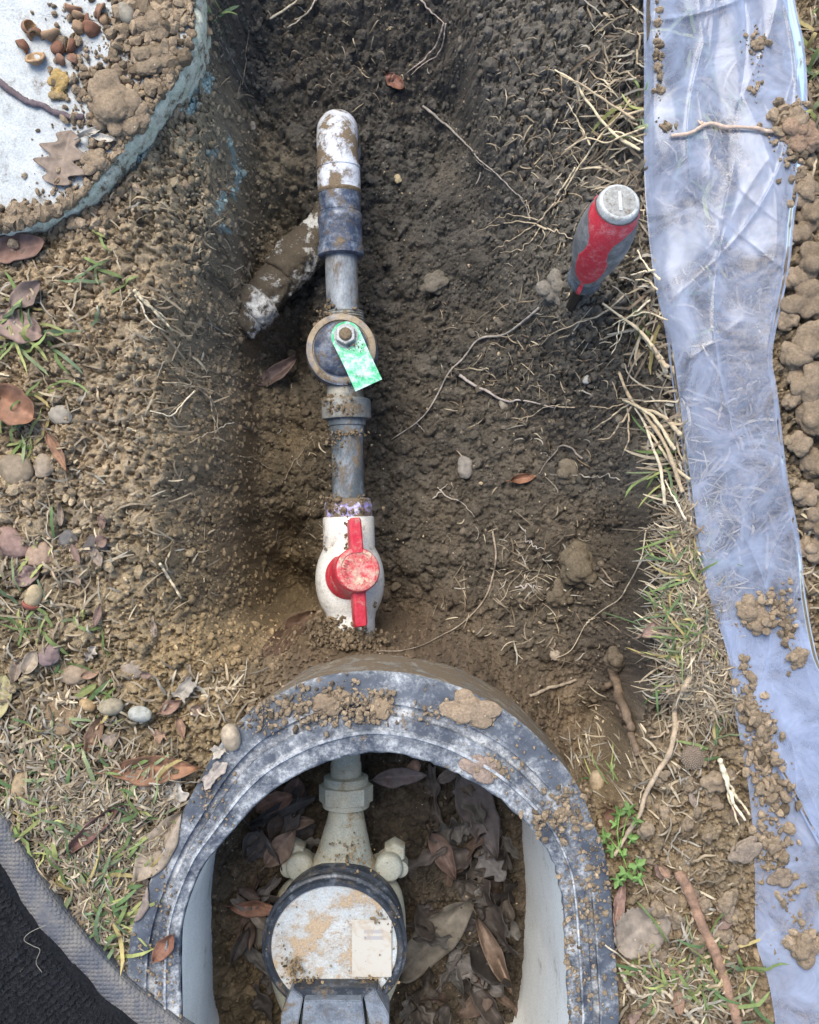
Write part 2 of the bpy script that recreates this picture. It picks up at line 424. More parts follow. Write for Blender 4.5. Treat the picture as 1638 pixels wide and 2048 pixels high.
# coarse = loose clods on the floor of the hole; fine = scraped bank
coarse = sstep(0.06, 0.12, depth)*(1-0.6*wall)
add = np.zeros_like(Zc); tone = np.zeros_like(Zc)
def splat(n, rlo, rhi, wfun, hk=0.75, seed=0, up=0.6):
    r_ = np.random.default_rng(seed)
    ii = r_.integers(0, gxn, n); jj = r_.integers(0, gyn, n); u = r_.random(n); rr = rlo*(rhi/rlo)**(r_.random(n)**1.6); tt = r_.normal(0, 1, n)
    an = r_.random(n)*math.pi; as_ = 0.75+0.45*r_.random(n); z0 = r_.random(n)*up-0.25
    keep = u < wfun[jj, ii]
    for i, j, r, t, a, s, zo in zip(ii[keep], jj[keep], rr[keep], tt[keep], an[keep], as_[keep], z0[keep]):
        w = int(r*1.9/D)+1
        j0, j1, i0, i1 = max(0, j-w), min(gyn, j+w+1), max(0, i-w), min(gxn, i+w+1)
        dx = WXc[j0:j1, i0:i1]-gx[gx0+i]; dy = WYc[j0:j1, i0:i1]-gy[gy0+j]
        c_, s_ = math.cos(a), math.sin(a)
        p = (dx*c_+dy*s_)/s; q = (dy*c_-dx*s_)*s
        d2 = (p*p+q*q)/(r*r)
        h = np.where(d2 < 1, r*(zo+hk*np.sqrt(np.clip(1-d2*d2, 0, 1))), 0)
        sub = add[j0:j1, i0:i1]; m = h > sub
        sub[m] = h[m]; tone[j0:j1, i0:i1][m] = t
lawn = sstep(0.03, 0.0, depth)
patchy = 0.30+0.70*sstep(-0.22, 0.22, fbm2(XC, YC, 20, 3, 95))
patchy2 = 0.45+0.55*sstep(-0.2, 0.25, fbm2(XC, YC, 33, 3, 97))
splat(2600, 0.0055, 0.014, np.clip(0.40*coarse+0.40*lawn+0.10, 0, 1), 0.62, 1, 0.5)
splat(20000, 0.0028, 0.0066, np.clip((0.62*coarse+0.45*lawn+0.08)*patchy, 0, 1), 0.95, 2, 0.9)
splat(80000, 0.0014, 0.0030, np.clip((0.9*coarse+0.7*lawn+0.25*(1-wall)+0.25)*patchy2, 0, 1), 0.95, 3, 1.0)
mud3 = fbm3(np.stack([XC.ravel(), YC.ravel(), Zc.ravel()], 1), 55, 5, 31, 0.6).reshape(Zc.shape)
mud4 = fbm2(XC, YC, 420, 3, 35, 0.6)
mud5 = ridged2 = (1-np.abs(fbm3(np.stack([XC.ravel(), YC.ravel(), Zc.ravel()], 1), 130, 4, 37, 0.65))).reshape(Zc.shape)
Zc += add*(0.62+0.38*coarse) + 0.0060*mud3*(0.6+0.6*(1-coarse)) + 0.0016*mud4 - 0.006*sstep(0.86, 0.985, mud5)*(0.4+0.6*(1-coarse))
# dug marks and holes
for (hx, hy, hr, hd) in [(905, 225, 22, 0.022), (812, 255, 10, 0.008), (1235, 1060, 30, 0.02), (1290, 1385, 26, 0.02), (430, 885, 14, 0.012), (548, 1165, 46, 0.075), (565, 1075, 34, 0.040), (600, 1195, 34, 0.045), (555, 440, 44, 0.040), (575, 690, 42, 0.035), (600, 760, 40, 0.020), (790, 1190, 40, 0.018), (560, 860, 40, 0.02), (880, 300, 50, 0.02), (1130, 905, 40, 0.012), (1210, 1430, 40, 0.02)]:
    c = P(hx, hy, -0.185 if hx < 950 else (-0.10 if hy > 800 else -0.05))
    Zc -= hd*np.exp(-((WXc-c[0])**2+(WYc-c[1])**2)/(2*(hr*4e-4)**2))
Z[gy0:gy0+gyn, gx0:gx0+gxn] = Zc
outer_m = np.ones_like(Z, bool); outer_m[gy0:gy0+gyn, gx0:gx0+gxn] = False
Z[outer_m] += (0.003*fbm2(XX, YY, 60, 3, 31))[outer_m]*flat[outer_m]
# keep the sheet below the rim of the box
near_box = in_poly(XX, YY, OUT2*1.0)
Z = np.where(near_box & (inb < 0.999), np.minimum(Z, ZR-0.012), Z)

def gz(x, y):
    x = np.asarray(x, float); y = np.asarray(y, float)
    fi = np.interp(x, gx, np.arange(len(gx))); fj = np.interp(y, gy, np.arange(len(gy)))
    i = np.clip(fi.astype(int), 0, len(gx)-2); j = np.clip(fj.astype(int), 0, len(gy)-2); u = fi-i; v = fj-j
    return (Z[j, i]*(1-u)+Z[j, i+1]*u)*(1-v)+(Z[j+1, i]*(1-u)+Z[j+1, i+1]*u)*v

def GZ(px, py):
    """points of the ground seen at photo pixels, walking down the line of sight"""
    px = np.atleast_1d(np.asarray(px, float)); py = np.atleast_1d(np.asarray(py, float))
    z = np.full(px.shape, 0.04); done = np.zeros(px.shape, bool)
    for s in range(160):
        k = (HC-z)/FP; g = gz((px-819)*k, -(py-1024)*k)
        done |= z <= g
        z = np.where(done, z, z-0.002)
        if done.all(): break
    k = (HC-z)/FP
    return np.stack([(px-819)*k, -(py-1024)*k, gz((px-819)*k, -(py-1024)*k)], 1)
def G(px, py): return GZ(px, py)[0]

# soil colours: what earth lies where, with painted shade beside the pipe and a lit left wall
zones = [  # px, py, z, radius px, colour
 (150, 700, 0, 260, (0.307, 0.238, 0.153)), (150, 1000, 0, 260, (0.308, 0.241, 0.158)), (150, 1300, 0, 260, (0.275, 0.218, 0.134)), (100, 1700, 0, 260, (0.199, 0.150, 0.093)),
 (330, 450, -0.02, 160, (0.281, 0.224, 0.146)), (420, 250, -0.05, 110, (0.304, 0.250, 0.163)), (430, 650, -0.06, 110, (0.309, 0.242, 0.154)), (440, 900, -0.06, 120, (0.320, 0.241, 0.140)), (430, 1130, -0.06, 120, (0.319, 0.235, 0.129)), (430, 1300, -0.03, 130, (0.313, 0.228, 0.121)),  # left wall zones lightened and warmed, painting in a lit look
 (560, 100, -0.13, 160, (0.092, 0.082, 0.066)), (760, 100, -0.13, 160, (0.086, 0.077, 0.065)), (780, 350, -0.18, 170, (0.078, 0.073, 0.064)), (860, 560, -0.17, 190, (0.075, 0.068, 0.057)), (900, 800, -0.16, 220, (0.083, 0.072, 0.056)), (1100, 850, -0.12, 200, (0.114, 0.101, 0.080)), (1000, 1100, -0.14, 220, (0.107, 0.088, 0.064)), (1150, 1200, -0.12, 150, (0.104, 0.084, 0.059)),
 (580, 700, -0.19, 120, (0.062, 0.053, 0.040)), (580, 950, -0.18, 120, (0.074, 0.060, 0.041)), (560, 1150, -0.18, 120, (0.083, 0.061, 0.036)), (700, 1290, -0.10, 110, (0.131, 0.094, 0.058)), (880, 1310, -0.10, 110, (0.117, 0.084, 0.055)), (1050, 1400, -0.10, 100, (0.133, 0.096, 0.061)), (1180, 1480, -0.09, 70, (0.148, 0.108, 0.068)), (560, 1340, -0.04, 90, (0.145, 0.105, 0.071)),  # zones left of the pipe darkened to paint in the hollow's shade
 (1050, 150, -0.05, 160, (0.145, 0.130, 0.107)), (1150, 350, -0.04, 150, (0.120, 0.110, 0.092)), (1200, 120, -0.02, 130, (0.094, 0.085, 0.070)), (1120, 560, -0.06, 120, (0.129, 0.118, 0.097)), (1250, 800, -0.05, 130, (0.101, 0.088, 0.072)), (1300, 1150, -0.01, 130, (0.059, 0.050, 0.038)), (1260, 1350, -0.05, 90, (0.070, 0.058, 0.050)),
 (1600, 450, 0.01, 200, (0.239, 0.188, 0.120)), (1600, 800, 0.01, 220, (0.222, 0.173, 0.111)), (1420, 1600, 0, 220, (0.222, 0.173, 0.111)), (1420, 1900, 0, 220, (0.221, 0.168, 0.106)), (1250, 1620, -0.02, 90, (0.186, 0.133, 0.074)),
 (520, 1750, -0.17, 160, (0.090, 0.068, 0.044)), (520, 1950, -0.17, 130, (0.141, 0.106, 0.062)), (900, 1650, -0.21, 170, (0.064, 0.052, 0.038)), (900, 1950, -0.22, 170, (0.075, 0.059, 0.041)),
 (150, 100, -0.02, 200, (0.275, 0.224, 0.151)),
]
cw = np.zeros(Zc.shape); cc = np.zeros(Zc.shape+(3,))
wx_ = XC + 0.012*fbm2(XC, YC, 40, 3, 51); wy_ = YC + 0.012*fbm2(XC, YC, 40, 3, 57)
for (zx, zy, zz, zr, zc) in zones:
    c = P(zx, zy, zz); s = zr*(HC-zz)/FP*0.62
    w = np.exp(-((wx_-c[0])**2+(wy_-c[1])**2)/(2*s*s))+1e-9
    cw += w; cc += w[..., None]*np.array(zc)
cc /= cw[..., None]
v1 = fbm2(XC, YC, 30, 4, 61); v2 = fbm2(XC, YC, 160, 3, 67)
cc *= (1+0.16*v1+0.14*v2+0.17*np.clip(tone, -2, 2))[..., None]
cc *= (1 + np.stack([0.05*v1, 0*v1, -0.06*v1], -1))
# green plastic rubbed off the buried box side, in streaks down the wall of the hole
for (sx, sy, lx, ly, an) in [(375, 190, 20, 34, 12), (415, 160, 9, 24, 0), (352, 215, 12, 14, 30), (440, 405, 8, 40, 5), (470, 350, 8, 42, 8), (448, 455, 18, 8, 20), (425, 300, 10, 8, 0), (462, 300, 5, 30, -10), (285, 300, 14, 26, 35), (260, 330, 10, 22, 35)]:
    a = R(an); dx = (PXc+9*fbm2(XC, YC, 150, 3, 71)-sx); dy = (PYc+14*fbm2(XC, YC, 60, 2, 73)-sy)
    p = dx*math.cos(a)+dy*math.sin(a); q = -dx*math.sin(a)+dy*math.cos(a)
    k = sstep(1.15, 0.6, (p/lx)**2+(q/ly)**2 + 0.75*fbm2(XC, YC, 260, 3, 79))*0.92
    gcol = np.array([0.36, 0.46, 0.42])*(1+0.3*v2)[..., None]
    cc = cc*(1-k[..., None])+gcol*k[..., None]
full = np.zeros(Z.shape+(3,)); full[:] = (0.215, 0.17, 0.112)
full *= (1+0.35*fbm2(XX, YY, 14, 5, 90)+0.25*fbm2(XX, YY, 90, 3, 92))[..., None]
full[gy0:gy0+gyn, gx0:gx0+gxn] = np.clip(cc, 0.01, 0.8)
ny, nx = Z.shape
ids = np.arange(ny*nx).reshape(ny, nx)
GF = np.stack([ids[:-1, :-1].ravel(), ids[:-1, 1:].ravel(), ids[1:, 1:].ravel(), ids[1:, :-1].ravel()], 1)
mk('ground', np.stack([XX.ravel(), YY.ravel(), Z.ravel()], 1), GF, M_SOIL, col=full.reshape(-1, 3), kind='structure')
COLC = np.clip(cc, 0.01, 0.8)
def soil_col(x, y):
    i = np.clip(((np.asarray(x)-gx[gx0])/D).astype(int), 0, gxn-1); j = np.clip(((np.asarray(y)-gy[gy0])/D).astype(int), 0, gyn-1)
    return COLC[j, i]

# ------------------------------------------------------------------ buried utility box with worn lid (top left)
lid_px = [(-500, 490), (-200, 478), (0, 456), (70, 440), (130, 416), (172, 384), (210, 342), (250, 292), (290, 240), (328, 188), (362, 136), (380, 98), (387, 55), (389, 0), (389, -120), (383, -300), (-100, -420), (-500, -420)]
lo = resample(lid_px + [lid_px[0]], 260, True)[:-1]
ZL = 0.010
lw = np.array([P(a, b, ZL) for a, b in lo])[:, :2]
cen = lw.mean(0)
nrm = np.roll(lw, -1, 0)-np.roll(lw, 1, 0); nrm = np.stack([-nrm[:, 1], nrm[:, 0]], 1); nrm /= np.linalg.norm(nrm, axis=1, keepdims=True)
if np.mean(np.sum(nrm*(lw-cen), 1)) > 0: nrm = -nrm      # inward
jag = (0.0040*fbm2(lw[:, 0], lw[:, 1], 110, 4, 3, 0.65))[:, None]
lid_root = empty('utility_box', (*cen, -0.1), 'chalky white utility box lid with a ragged green edge', 'utility box')
PW[lid_root.name] = np.array([*cen, -0.1])
M_LID = mat_worn('chalky_lid', (0.43, 0.455, 0.45), (0.29, 0.315, 0.32), 55, (0.45, 0.72), mud=0.13, mud_scale=60, rough=0.7, bump=0.8, fleck=0.30, fleckcol=(0.54, 0.56, 0.55))
M_GREEN = mat_worn('weathered_green_plastic', (0.40, 0.48, 0.34), (0.68, 0.67, 0.54), 130, (0.34, 0.56), mud=0.36, mud_scale=80, rough=0.65, bump=0.8)
# top surface: radial grid
rings = [0.0, 0.0012, 0.004, 0.009]
V = []; 
levels = [(0.0035, 0.0), (0.010, 0.0008), (0.03, 0.0012), (0.06, 0.0012)]
for ins, dz in levels:
    q = lw+nrm*(ins)+jag*(1 if ins < 0.02 else 0)*nrm
    V += [(*p, ZL+dz+0.0012*float(vn2(np.array([p[0]*120]), np.array([p[1]*120]), 4)[0])) for p in q]
n_ = len(lw)
F = gridfaces(len(levels), n_)
for s in np.linspace(0.75, 0.05, 14):
    base = np.array(V[3*n_:4*n_])
    q = cen+(base[:, :2]-cen)*s
    V += [(a, b, ZL+0.0012+0.001*h) for (a, b), h in zip(q, fbm2(q[:, 0], q[:, 1], 60, 3, 8))]
F = gridfaces(len(V)//n_, n_); F.append(list(range(len(V)-n_, len(V))))
mk('lid', np.array(V), F, M_LID, lid_root)
V = []
for ins, dz, js in [(0.0036, 0.0002, 1), (0.0010, -0.0006, 1.2), (-0.0012, -0.0022, 1.2), (-0.0030, -0.0060, 1.0), (-0.0042, -0.014, 0.6), (-0.003, -0.06, 0)]:
    q = lw+nrm*ins+jag*js*nrm
    h = fbm2(q[:, 0]+dz, q[:, 1], 200, 3, 6)*0.0012
    V += [(a, b, ZL+dz+k) for (a, b), k in zip(q, h)]
mk('box_side', np.array(V), gridfaces(6, n_), M_GREEN, lid_root)

# ------------------------------------------------------------------ meter box
m_, nt, b = new_mat('weathered_black_plastic'); tc = nt.nodes.new('ShaderNodeTexCoord'); co = tc.outputs['Object']
at = N(nt, 'ShaderNodeAttribute', attribute_name='Col')
ad = nt.nodes.new('ShaderNodeSeparateColor'); nt.links.new(at.outputs['Color'], ad.inputs[0])
n1 = noise(nt, co, 75, 10, 0.80, 0.1); n2 = noise(nt, co, 420, 5, 0.75); n3 = noise(nt, co, 28, 6, 0.6)
def madd(a, k, c):
    q = N(nt, 'ShaderNodeMath', operation='MULTIPLY_ADD'); nt.links.new(a, q.inputs[0]); q.inputs[1].default_value = k
    if isinstance(c, float): q.inputs[2].default_value = c
    else: nt.links.new(c, q.inputs[2])
    return q.outputs[0]
sm = madd(ad.outputs[0], 0.34, madd(n1, 1.0, madd(n2, 0.30, madd(n3, 0.5, -0.62))))
base_ = mix(nt, ramp(nt, n3, [(0.35, G1), (0.7, W1)]).outputs[0], (0.032, 0.041, 0.057), (0.085, 0.100, 0.122))
cr_ = mix(nt, ramp(nt, sm, [(0.44, G1), (0.55, (0.22,)*3), (0.64, (0.60,)*3), (0.76, W1)]).outputs[0], base_, mix(nt, n2, (0.38, 0.40, 0.41), (0.60, 0.61, 0.60)))
mdm = ramp(nt, madd(n1, 0.6, madd(noise(nt, co, 46, 9, 0.74, 0.2), 0.7, 0.0)), [(0.735, G1), (0.765, W1)]).outputs[0]
cr_ = mix(nt, mdm, cr_, mix(nt, n2, (0.15, 0.11, 0.07), (0.26, 0.20, 0.135)))
nt.links.new(cr_, b.inputs['Base Color']); b.inputs['Roughness'].default_value = 0.62; b.inputs['Specular IOR Level'].default_value = 0.35
bumpn(nt, b, [(mdm, 0.6, 0.001), (sm, 0.35, 0.0012), (n2, 0.4, 0.0006)], 0); M_RIM = m_
M_BOXW = mat_worn('pale_grey_plastic', (0.76, 0.77, 0.73), (0.66, 0.67, 0.62), 30, (0.4, 0.7), mud=0.06, mud_scale=30, rough=0.45, bump=0.1)
M_BOXO = mat_worn('muddy_plastic', (0.30, 0.27, 0.20), (0.16, 0.16, 0.15), 40, (0.4, 0.6), mud=0.6, mud_scale=60, rough=0.7)
bc = np.array([*OUT2.mean(0), -0.25])
mbox = empty('meter_box', bc, 'arched dark plastic water meter box with chalky ridged rim', 'meter box'); PW[mbox.name] = bc
prof = [(0.0, -4), (0.012, -1), (0.04, 0), (0.20, 0.0), (0.235, 0.4), (0.25, 3.0), (0.285, 3.0), (0.30, 0.2), (0.33, 0), (0.46, 0), (0.475, -3.2), (0.50, -3.6), (0.58, -3.6), (0.60, -3.2), (0.615, 0.6), (0.64, 0.8), (0.66, 0.2), (0.82, 0), (0.955, -0.4), (0.985, -1.6), (1.0, -5)]
V = []; RC = []
for t, h in prof:
    dust = np.interp(t, [0, 0.04, 0.14, 0.22, 0.25, 0.29, 0.33, 0.40, 0.46, 0.50, 0.58, 0.62, 0.66, 0.82, 0.95, 1.0], [0.6, 0.85, 0.75, 0.7, 0.9, 0.9, 0.6, 0.45, 0.65, 0.8, 0.8, 0.75, 0.55, 0.4, 0.45, 0.8])
    RC += [(dust, dust, dust)]*NB
    q = IN2*(1-t)+OUT2*t
    rough_in = 0.0014*fbm2(q[:, 0], q[:, 1], 220, 3, 12)[:, None] if t < 0.03 else 0
    q = q + rough_in
    # the shallow channel stops short on the right-hand haunch
    k = np.ones(NB)
    if 0.44 < t < 0.65:
        ii = np.arange(NB); k = 1-sstep(84, 88, ii)*(1-sstep(100, 104, ii)) if True else k
    hz = h*0.001*k + 0.0006*fbm2(q[:, 0], q[:, 1], 120, 3, 14)
    V += [(a, b, ZR+c) for (a, b), c in zip(q, hz)]
mk('rim', np.array(V), gridfaces(len(prof), NB), M_RIM, mbox, flat_angle=50, col=np.array(RC))
V = []
inn_c = IN2.mean(0)
for z, off in [(-0.0035, 0.0008), (-0.012, 0.0006), (-0.06, 0.0), (-0.13, -0.002), (-0.20, -0.006), (-0.30, -0.008)]:
    q = IN2.copy()
    d = q-inn_c; d /= np.linalg.norm(d, axis=1, keepdims=True)
    side = np.clip(-d[:, 0], 0, 1)      # the left side flares outward
    q = q + d*off*np.sign(1)*(1-side*2.2)[:, None] + d*0.0004
    V += [(a, b, ZR+z) for a, b in q]
mk('inner_wall', np.array(V), gridfaces(6, NB), M_BOXW, mbox)
V = []
for z, off in [(-0.0045, -0.0006), (-0.02, -0.0004), (-0.06, 0.001), (-0.12, 0.003), (-0.28, 0.006)]:
    d = OUT2-OUT2.mean(0); d /= np.linalg.norm(d, axis=1, keepdims=True)
    q = OUT2 + d*off
    V += [(a, b, ZR+z) for a, b in q]
mk('outer_wall', np.array(V), gridfaces(5, NB), M_BOXO, mbox)

# ------------------------------------------------------------------ main water line in the hole
M_PVC = mat_worn('muddy_white_pvc', (0.62, 0.66, 0.72), (0.50, 0.52, 0.55), 60, (0.4, 0.7), mud=0.50, mud_scale=52, rough=0.38, bump=0.15)
M_PVCV = mat_worn('cream_pvc', (0.60, 0.585, 0.53), (0.54, 0.48, 0.37), 38, (0.45, 0.75), mud=0.16, mud_scale=75, rough=0.35, bump=0.1)
M_NAVY = mat_worn('dark_blue_grey_fitting', (0.040, 0.054, 0.085), (0.22, 0.26, 0.32), 85, (0.46, 0.66), mud=0.31, mud_scale=70, rough=0.33, bump=0.2)
M_GREYP = mat_worn('grey_pipe', (0.23, 0.255, 0.27), (0.085, 0.10, 0.12), 60, (0.44, 0.62), mud=0.25, mud_scale=42, rough=0.42, bump=0.2, stretch=(1, 0.5, 1))
M_DARKP = mat_worn('dark_pipe', (0.075, 0.09, 0.098), (0.23, 0.26, 0.29), 60, (0.46, 0.66), mud=0.34, mud_scale=55, rough=0.35, bump=0.2, stretch=(1, 0.6, 1))
M_BRASS = mat_worn('mineral_crusted_bronze', (0.27, 0.26, 0.22), (0.16, 0.19, 0.19), 60, (0.4, 0.65), mud=0.38, mud_scale=70, rough=0.6, bump=0.4)
M_TANRING = mat_worn('tan_crusted_ring', (0.30, 0.235, 0.15), (0.14, 0.17, 0.22), 55, (0.45, 0.65), mud=0.30, rough=0.6, bump=0.4)
M_RED = mat_worn('red_plastic', (0.42, 0.018, 0.032), (0.52, 0.06, 0.075), 80, (0.40, 0.7), mud=0.14, mud_scale=95, rough=0.35, bump=0.2, mudcol=(0.48, 0.33, 0.24))
M_REDFACE = mat_worn('scuffed_red_plastic', (0.42, 0.025, 0.038), (0.60, 0.30, 0.25), 130, (0.45, 0.62), mud=0.36, mud_scale=110, rough=0.5, bump=0.3, mudcol=(0.52, 0.37, 0.27))
M_GTAG = mat_worn('worn_green_paint', (0.015, 0.38, 0.16), (0.45, 0.58, 0.55), 120, (0.44, 0.60), mud=0.12, mud_scale=70, rough=0.45, bump=0.3)
M_STEEL = mat_worn('dull_steel', (0.36, 0.38, 0.37), (0.24, 0.25, 0.23), 120, (0.4, 0.7), mud=0.2, mud_scale=150, rough=0.45, bump=0.3)
M_PURPLE = mat_worn('purple_primer', (0.28, 0.22, 0.62), (0.70, 0.68, 0.78), 120, (0.42, 0.58), mud=0.62, mud_scale=80, rough=0.4)
M_MUD = mat_plain('dried_mud', (0.145, 0.11, 0.07), 0.95, 0, 0.15, 0.4, 500, 0.9)

ax = lambda px, py, z: P(px, py, z)
wl0 = P(690, 720, -0.13)
line = empty('water_line', wl0, 'muddy grey water pipe with green lever valve and red handled ball valve', 'water pipe'); PW[line.name] = wl0
ZP = -0.106
# elbow turning down into the earth
c0 = ax(679, 388, ZP); c1 = ax(675, 300, ZP)
dirv = (c1-c0)/np.linalg.norm(c1-c0)
pts = [c0, c0+dirv*0.012, c0+dirv*0.024, c1]
bend = 0.024
for a in np.linspace(0.15, 1.0, 12)*math.pi/2:
    pts.append(c1+dirv*bend*math.sin(a)+np.array([0, 0, -bend*(1-math.cos(a))]))
for k in (0.012, 0.03, 0.06, 0.1): pts.append(pts[15]+np.array([0, 0, -k]))
rad = [0.0182, 0.0184, 0.0184, 0.0176]+[0.0176]*12+[0.0178, 0.0184, 0.0184, 0.0184]
v, f = tube(resample(np.array(pts), 60, False), np.interp(np.linspace(0, 1, 60), np.linspace(0, 1, 20), rad), 40)
elb = mk('elbow', v, f, M_PVC, line)
# raised seam ring of the elbow socket
def ringpart(name, A, B, prof, mat, parent, seg=44, cap=True, **k):
    v, f = lathe(A, B, prof, seg, cap); return mk(name, v, f, mat, parent, flat_angle=40, **k)
cA = ax(676.5, 334, ZP); cB = ax(679, 388, ZP)
ringpart('socket_ring', cA, cB, [(0.0, 0.0181), (0.0006, 0.0189), (0.002, 0.0189), (0.0026, 0.0182)], M_PVC, elb)
ringpart('primer_band', ax(676, 320, ZP), cB, [(0.0, 0.01865), (0.004, 0.0188), (0.0072, 0.0187)], M_PURPLE, elb) if False else None
a0, a1 = ax(679, 384, ZP), ax(680, 428, ZP); Lc = np.linalg.norm(a1-a0)
ringpart('coupling', a0, a1, [(0, 0.0165), (0.001, 0.0176), (Lc*0.35, 0.0178), (Lc-0.001, 0.0176), (Lc, 0.016)], M_NAVY, line)
ringpart('mud_band', ax(679, 380, ZP), a1, [(0, 0.0176), (0.0015, 0.0188), (0.003, 0.0186), (0.0045, 0.0174)], M_MUD, line)
a0, a1 = ax(680, 424, ZP), ax(682, 514, ZP); Lc = np.linalg.norm(a1-a0)
ringpart('adapter', a0, a1, [(0, 0.016), (0.0015, 0.0180), (0.004, 0.0191), (0.009, 0.0192), (0.010, 0.0186), (Lc-0.009, 0.0186), (Lc-0.0082, 0.0197), (Lc-0.001, 0.0197), (Lc, 0.0185), (Lc, 0.013)], M_NAVY, line)
a0, a1 = ax(682, 508, ZP), ax(686, 640, ZP); Lc = np.linalg.norm(a1-a0)
ringpart('pipe', a0, a1, [(0, 0.0138), (Lc*0.5, 0.0138), (Lc, 0.0138)], M_GREYP, line)
a0, a1 = ax(686, 624, ZP), ax(688, 668, ZP)
thr = [(0, 0.0145), (0.0005, 0.0172)]
for i in range(7): thr += [(0.001+i*0.0022, 0.0178), (0.0021+i*0.0022, 0.0170)]
ringpart('threaded_neck', a0, a1, thr+[(0.0175, 0.017)], M_BRASS, line)
# lever valve: round body standing on the line
vb0, vb1 = ax(690, 716, -0.14), ax(690, 716, -0.066)
vb1 = vb0+np.array([0, -0.002, 0.074])
body = ringpart('lever_valve_body', vb0, vb1, [(0, 0.018), (0.004, 0.024), (0.016, 0.0285), (0.028, 0.0305), (0.040, 0.0305), (0.042, 0.0295), (0.050, 0.0288), (0.051, 0.020), (0.051, 0.0)], M_NAVY, line, seg=56)
ringpart('crusted_band', vb0+np.array([0, 0, 0.049]), vb1, [(0.0, 0.0235), (0.0, 0.0292), (0.0025, 0.0290), (0.0036, 0.0275), (0.0036, 0.0240), (0.0020, 0.0235)], M_TANRING, body, seg=56)
dome_c = vb0+np.array([0.0, 0.0, 0.050])
ringpart('dome_cap', dome_c, vb1, [(0, 0.0238)]+[(0.011*math.sin(a), 0.0230*math.cos(a)**0.75) for a in np.linspace(0.05, 1.52, 12)], M_NAVY, body, seg=48)
# neck between body and union
a0, a1 = ax(690, 770, ZP-0.004), ax(691, 812, ZP)
ringpart('valve_neck', a0, a1, [(0, 0.015), (0.02, 0.0165)], M_BRASS, line)
# green lever, nut and washer
lz = -0.066
tl = P(692, 672, lz); tdir = P(738, 772, lz)-tl; tl_len = np.linalg.norm(tdir); tdir /= tl_len; side_ = np.array([-tdir[1], tdir[0], 0])
outl = []
wtop, wbot = 0.0122, 0.0118
for a in np.linspace(-90, 90, 14): outl.append(tl - tdir*math.cos(R(a))*0.0118 + side_*math.sin(R(a))*(-wtop))
outl += [tl+tdir*tl_len*0.5-side_*0.0116, tl+tdir*tl_len-side_*wbot]
outl += [tl+tdir*tl_len+side_*wbot, tl+tdir*tl_len*0.5+side_*0.0116]
o_ = np.array(outl); dist = (o_-tl)@tdir
o_[:, 2] = lz+np.where(dist > 0.02, 0.0035, 0.0)+np.where(dist > 0.04, 0.001, 0.0)
n_ = len(o_)
low = o_.copy(); low[:, 2] -= 0.0022
v = np.vstack([o_, low]); f = [list(range(n_))[::-1], list(range(n_, 2*n_))]+[[i, (i+1) % n_, n_+(i+1) % n_, n_+i] for i in range(n_)]
bm = bmesh.new(); vv = [bm.verts.new(p) for p in v]; [bm.faces.new([vv[i] for i in q]) for q in f]
bmesh.ops.recalc_face_normals(bm, faces=bm.faces); bmesh.ops.triangulate(bm, faces=bm.faces)
v = np.array([p.co[:] for p in bm.verts]); bm.verts.index_update(); f = [[q.index for q in fa.verts] for fa in bm.faces]; bm.free()
lever = mk('lever', v, f, M_GTAG, body, smooth=False)
nz = P(692, 672, lz+0.0005)
v, f = lathe(nz, nz+np.array([0.0003, 0, 1]), [(0, 0.0098), (0.0012, 0.0098), (0.0012, 0.0), ], 32); mk('washer', v, f, M_STEEL, body, flat_angle=40)
v, f = lathe(nz+np.array([0, 0, 0.001]), nz+np.array([0, 0.06, 1]), [(0, 0.0088), (0.0052, 0.0088), (0.0062, 0.0080), (0.0062, 0.0058), (0.0056, 0.0056)], 6); mk('hex_nut', v, f, M_STEEL, body, smooth=False)
v, f = lathe(nz+np.array([0, 0, 0.002]), nz+np.array([0, 0.06, 1]), [(0, 0.0052), (0.0062, 0.0052), (0.0075, 0.003), (0.0075, 0.0)], 20); mk('stem_end', v, f, M_MUD, body)
# union nut, collar, lower pipe
a0, a1 = ax(692, 797, ZP), ax(693, 838, ZP); Lc = np.linalg.norm(a1-a0)
ringpart('union_nut', a0, a1, [(0, 0.0165), (0.0006, 0.0195), (0.002, 0.0208), (Lc-0.001, 0.0212), (Lc, 0.0205), (Lc, 0.015)], M_BRASS, line)
a0, a1 = ax(693, 834, ZP), ax(694, 868, ZP); Lc = np.linalg.norm(a1-a0)
ringpart('union_tail', a0, a1, [(0, 0.0166), (Lc*0.5, 0.0162), (Lc*0.55, 0.0150), (Lc, 0.0146)], M_DARKP, line)
a0, a1 = ax(694, 860, ZP), ax(697, 1010, ZP); Lc = np.linalg.norm(a1-a0)
ringpart('pipe', a0, a1, [(0, 0.0136), (Lc*0.5, 0.0136), (Lc, 0.0136)], M_DARKP, line)
# cream ball valve
ZB = -0.103
b0, b1 = ax(696, 996, ZB), ax(703, 1285, ZB); Lb = np.linalg.norm(b1-b0); kpx = Lb/289.0
def bp(y): return (y-996)*kpx
ringpart('primed_socket', b0, b1, [(0, 0.0140), (0.0008, 0.0190), (bp(1012), 0.0203), (bp(1034), 0.0203), (bp(1036), 0.0190)], M_PURPLE, line, seg=48)
bprof = [(bp(1032), 0.0190), (bp(1034), 0.0213), (bp(1038), 0.0218), (bp(1085), 0.0219)]
for y in np.linspace(1095, 1225, 22):
    d = (y-1160)/75.0; bprof.append((bp(y), max(0.0205 if y > 1160 else 0.0218, 0.0293*math.sqrt(max(0.02, 1-0.62*d*d)))))
bprof += [(bp(1240), 0.0203), (bp(1278), 0.0203), (bp(1282), 0.0195), (bp(1284), 0.014)]
bvb = ringpart('ball_valve_body', b0, b1, bprof, M_PVCV, line, seg=56)
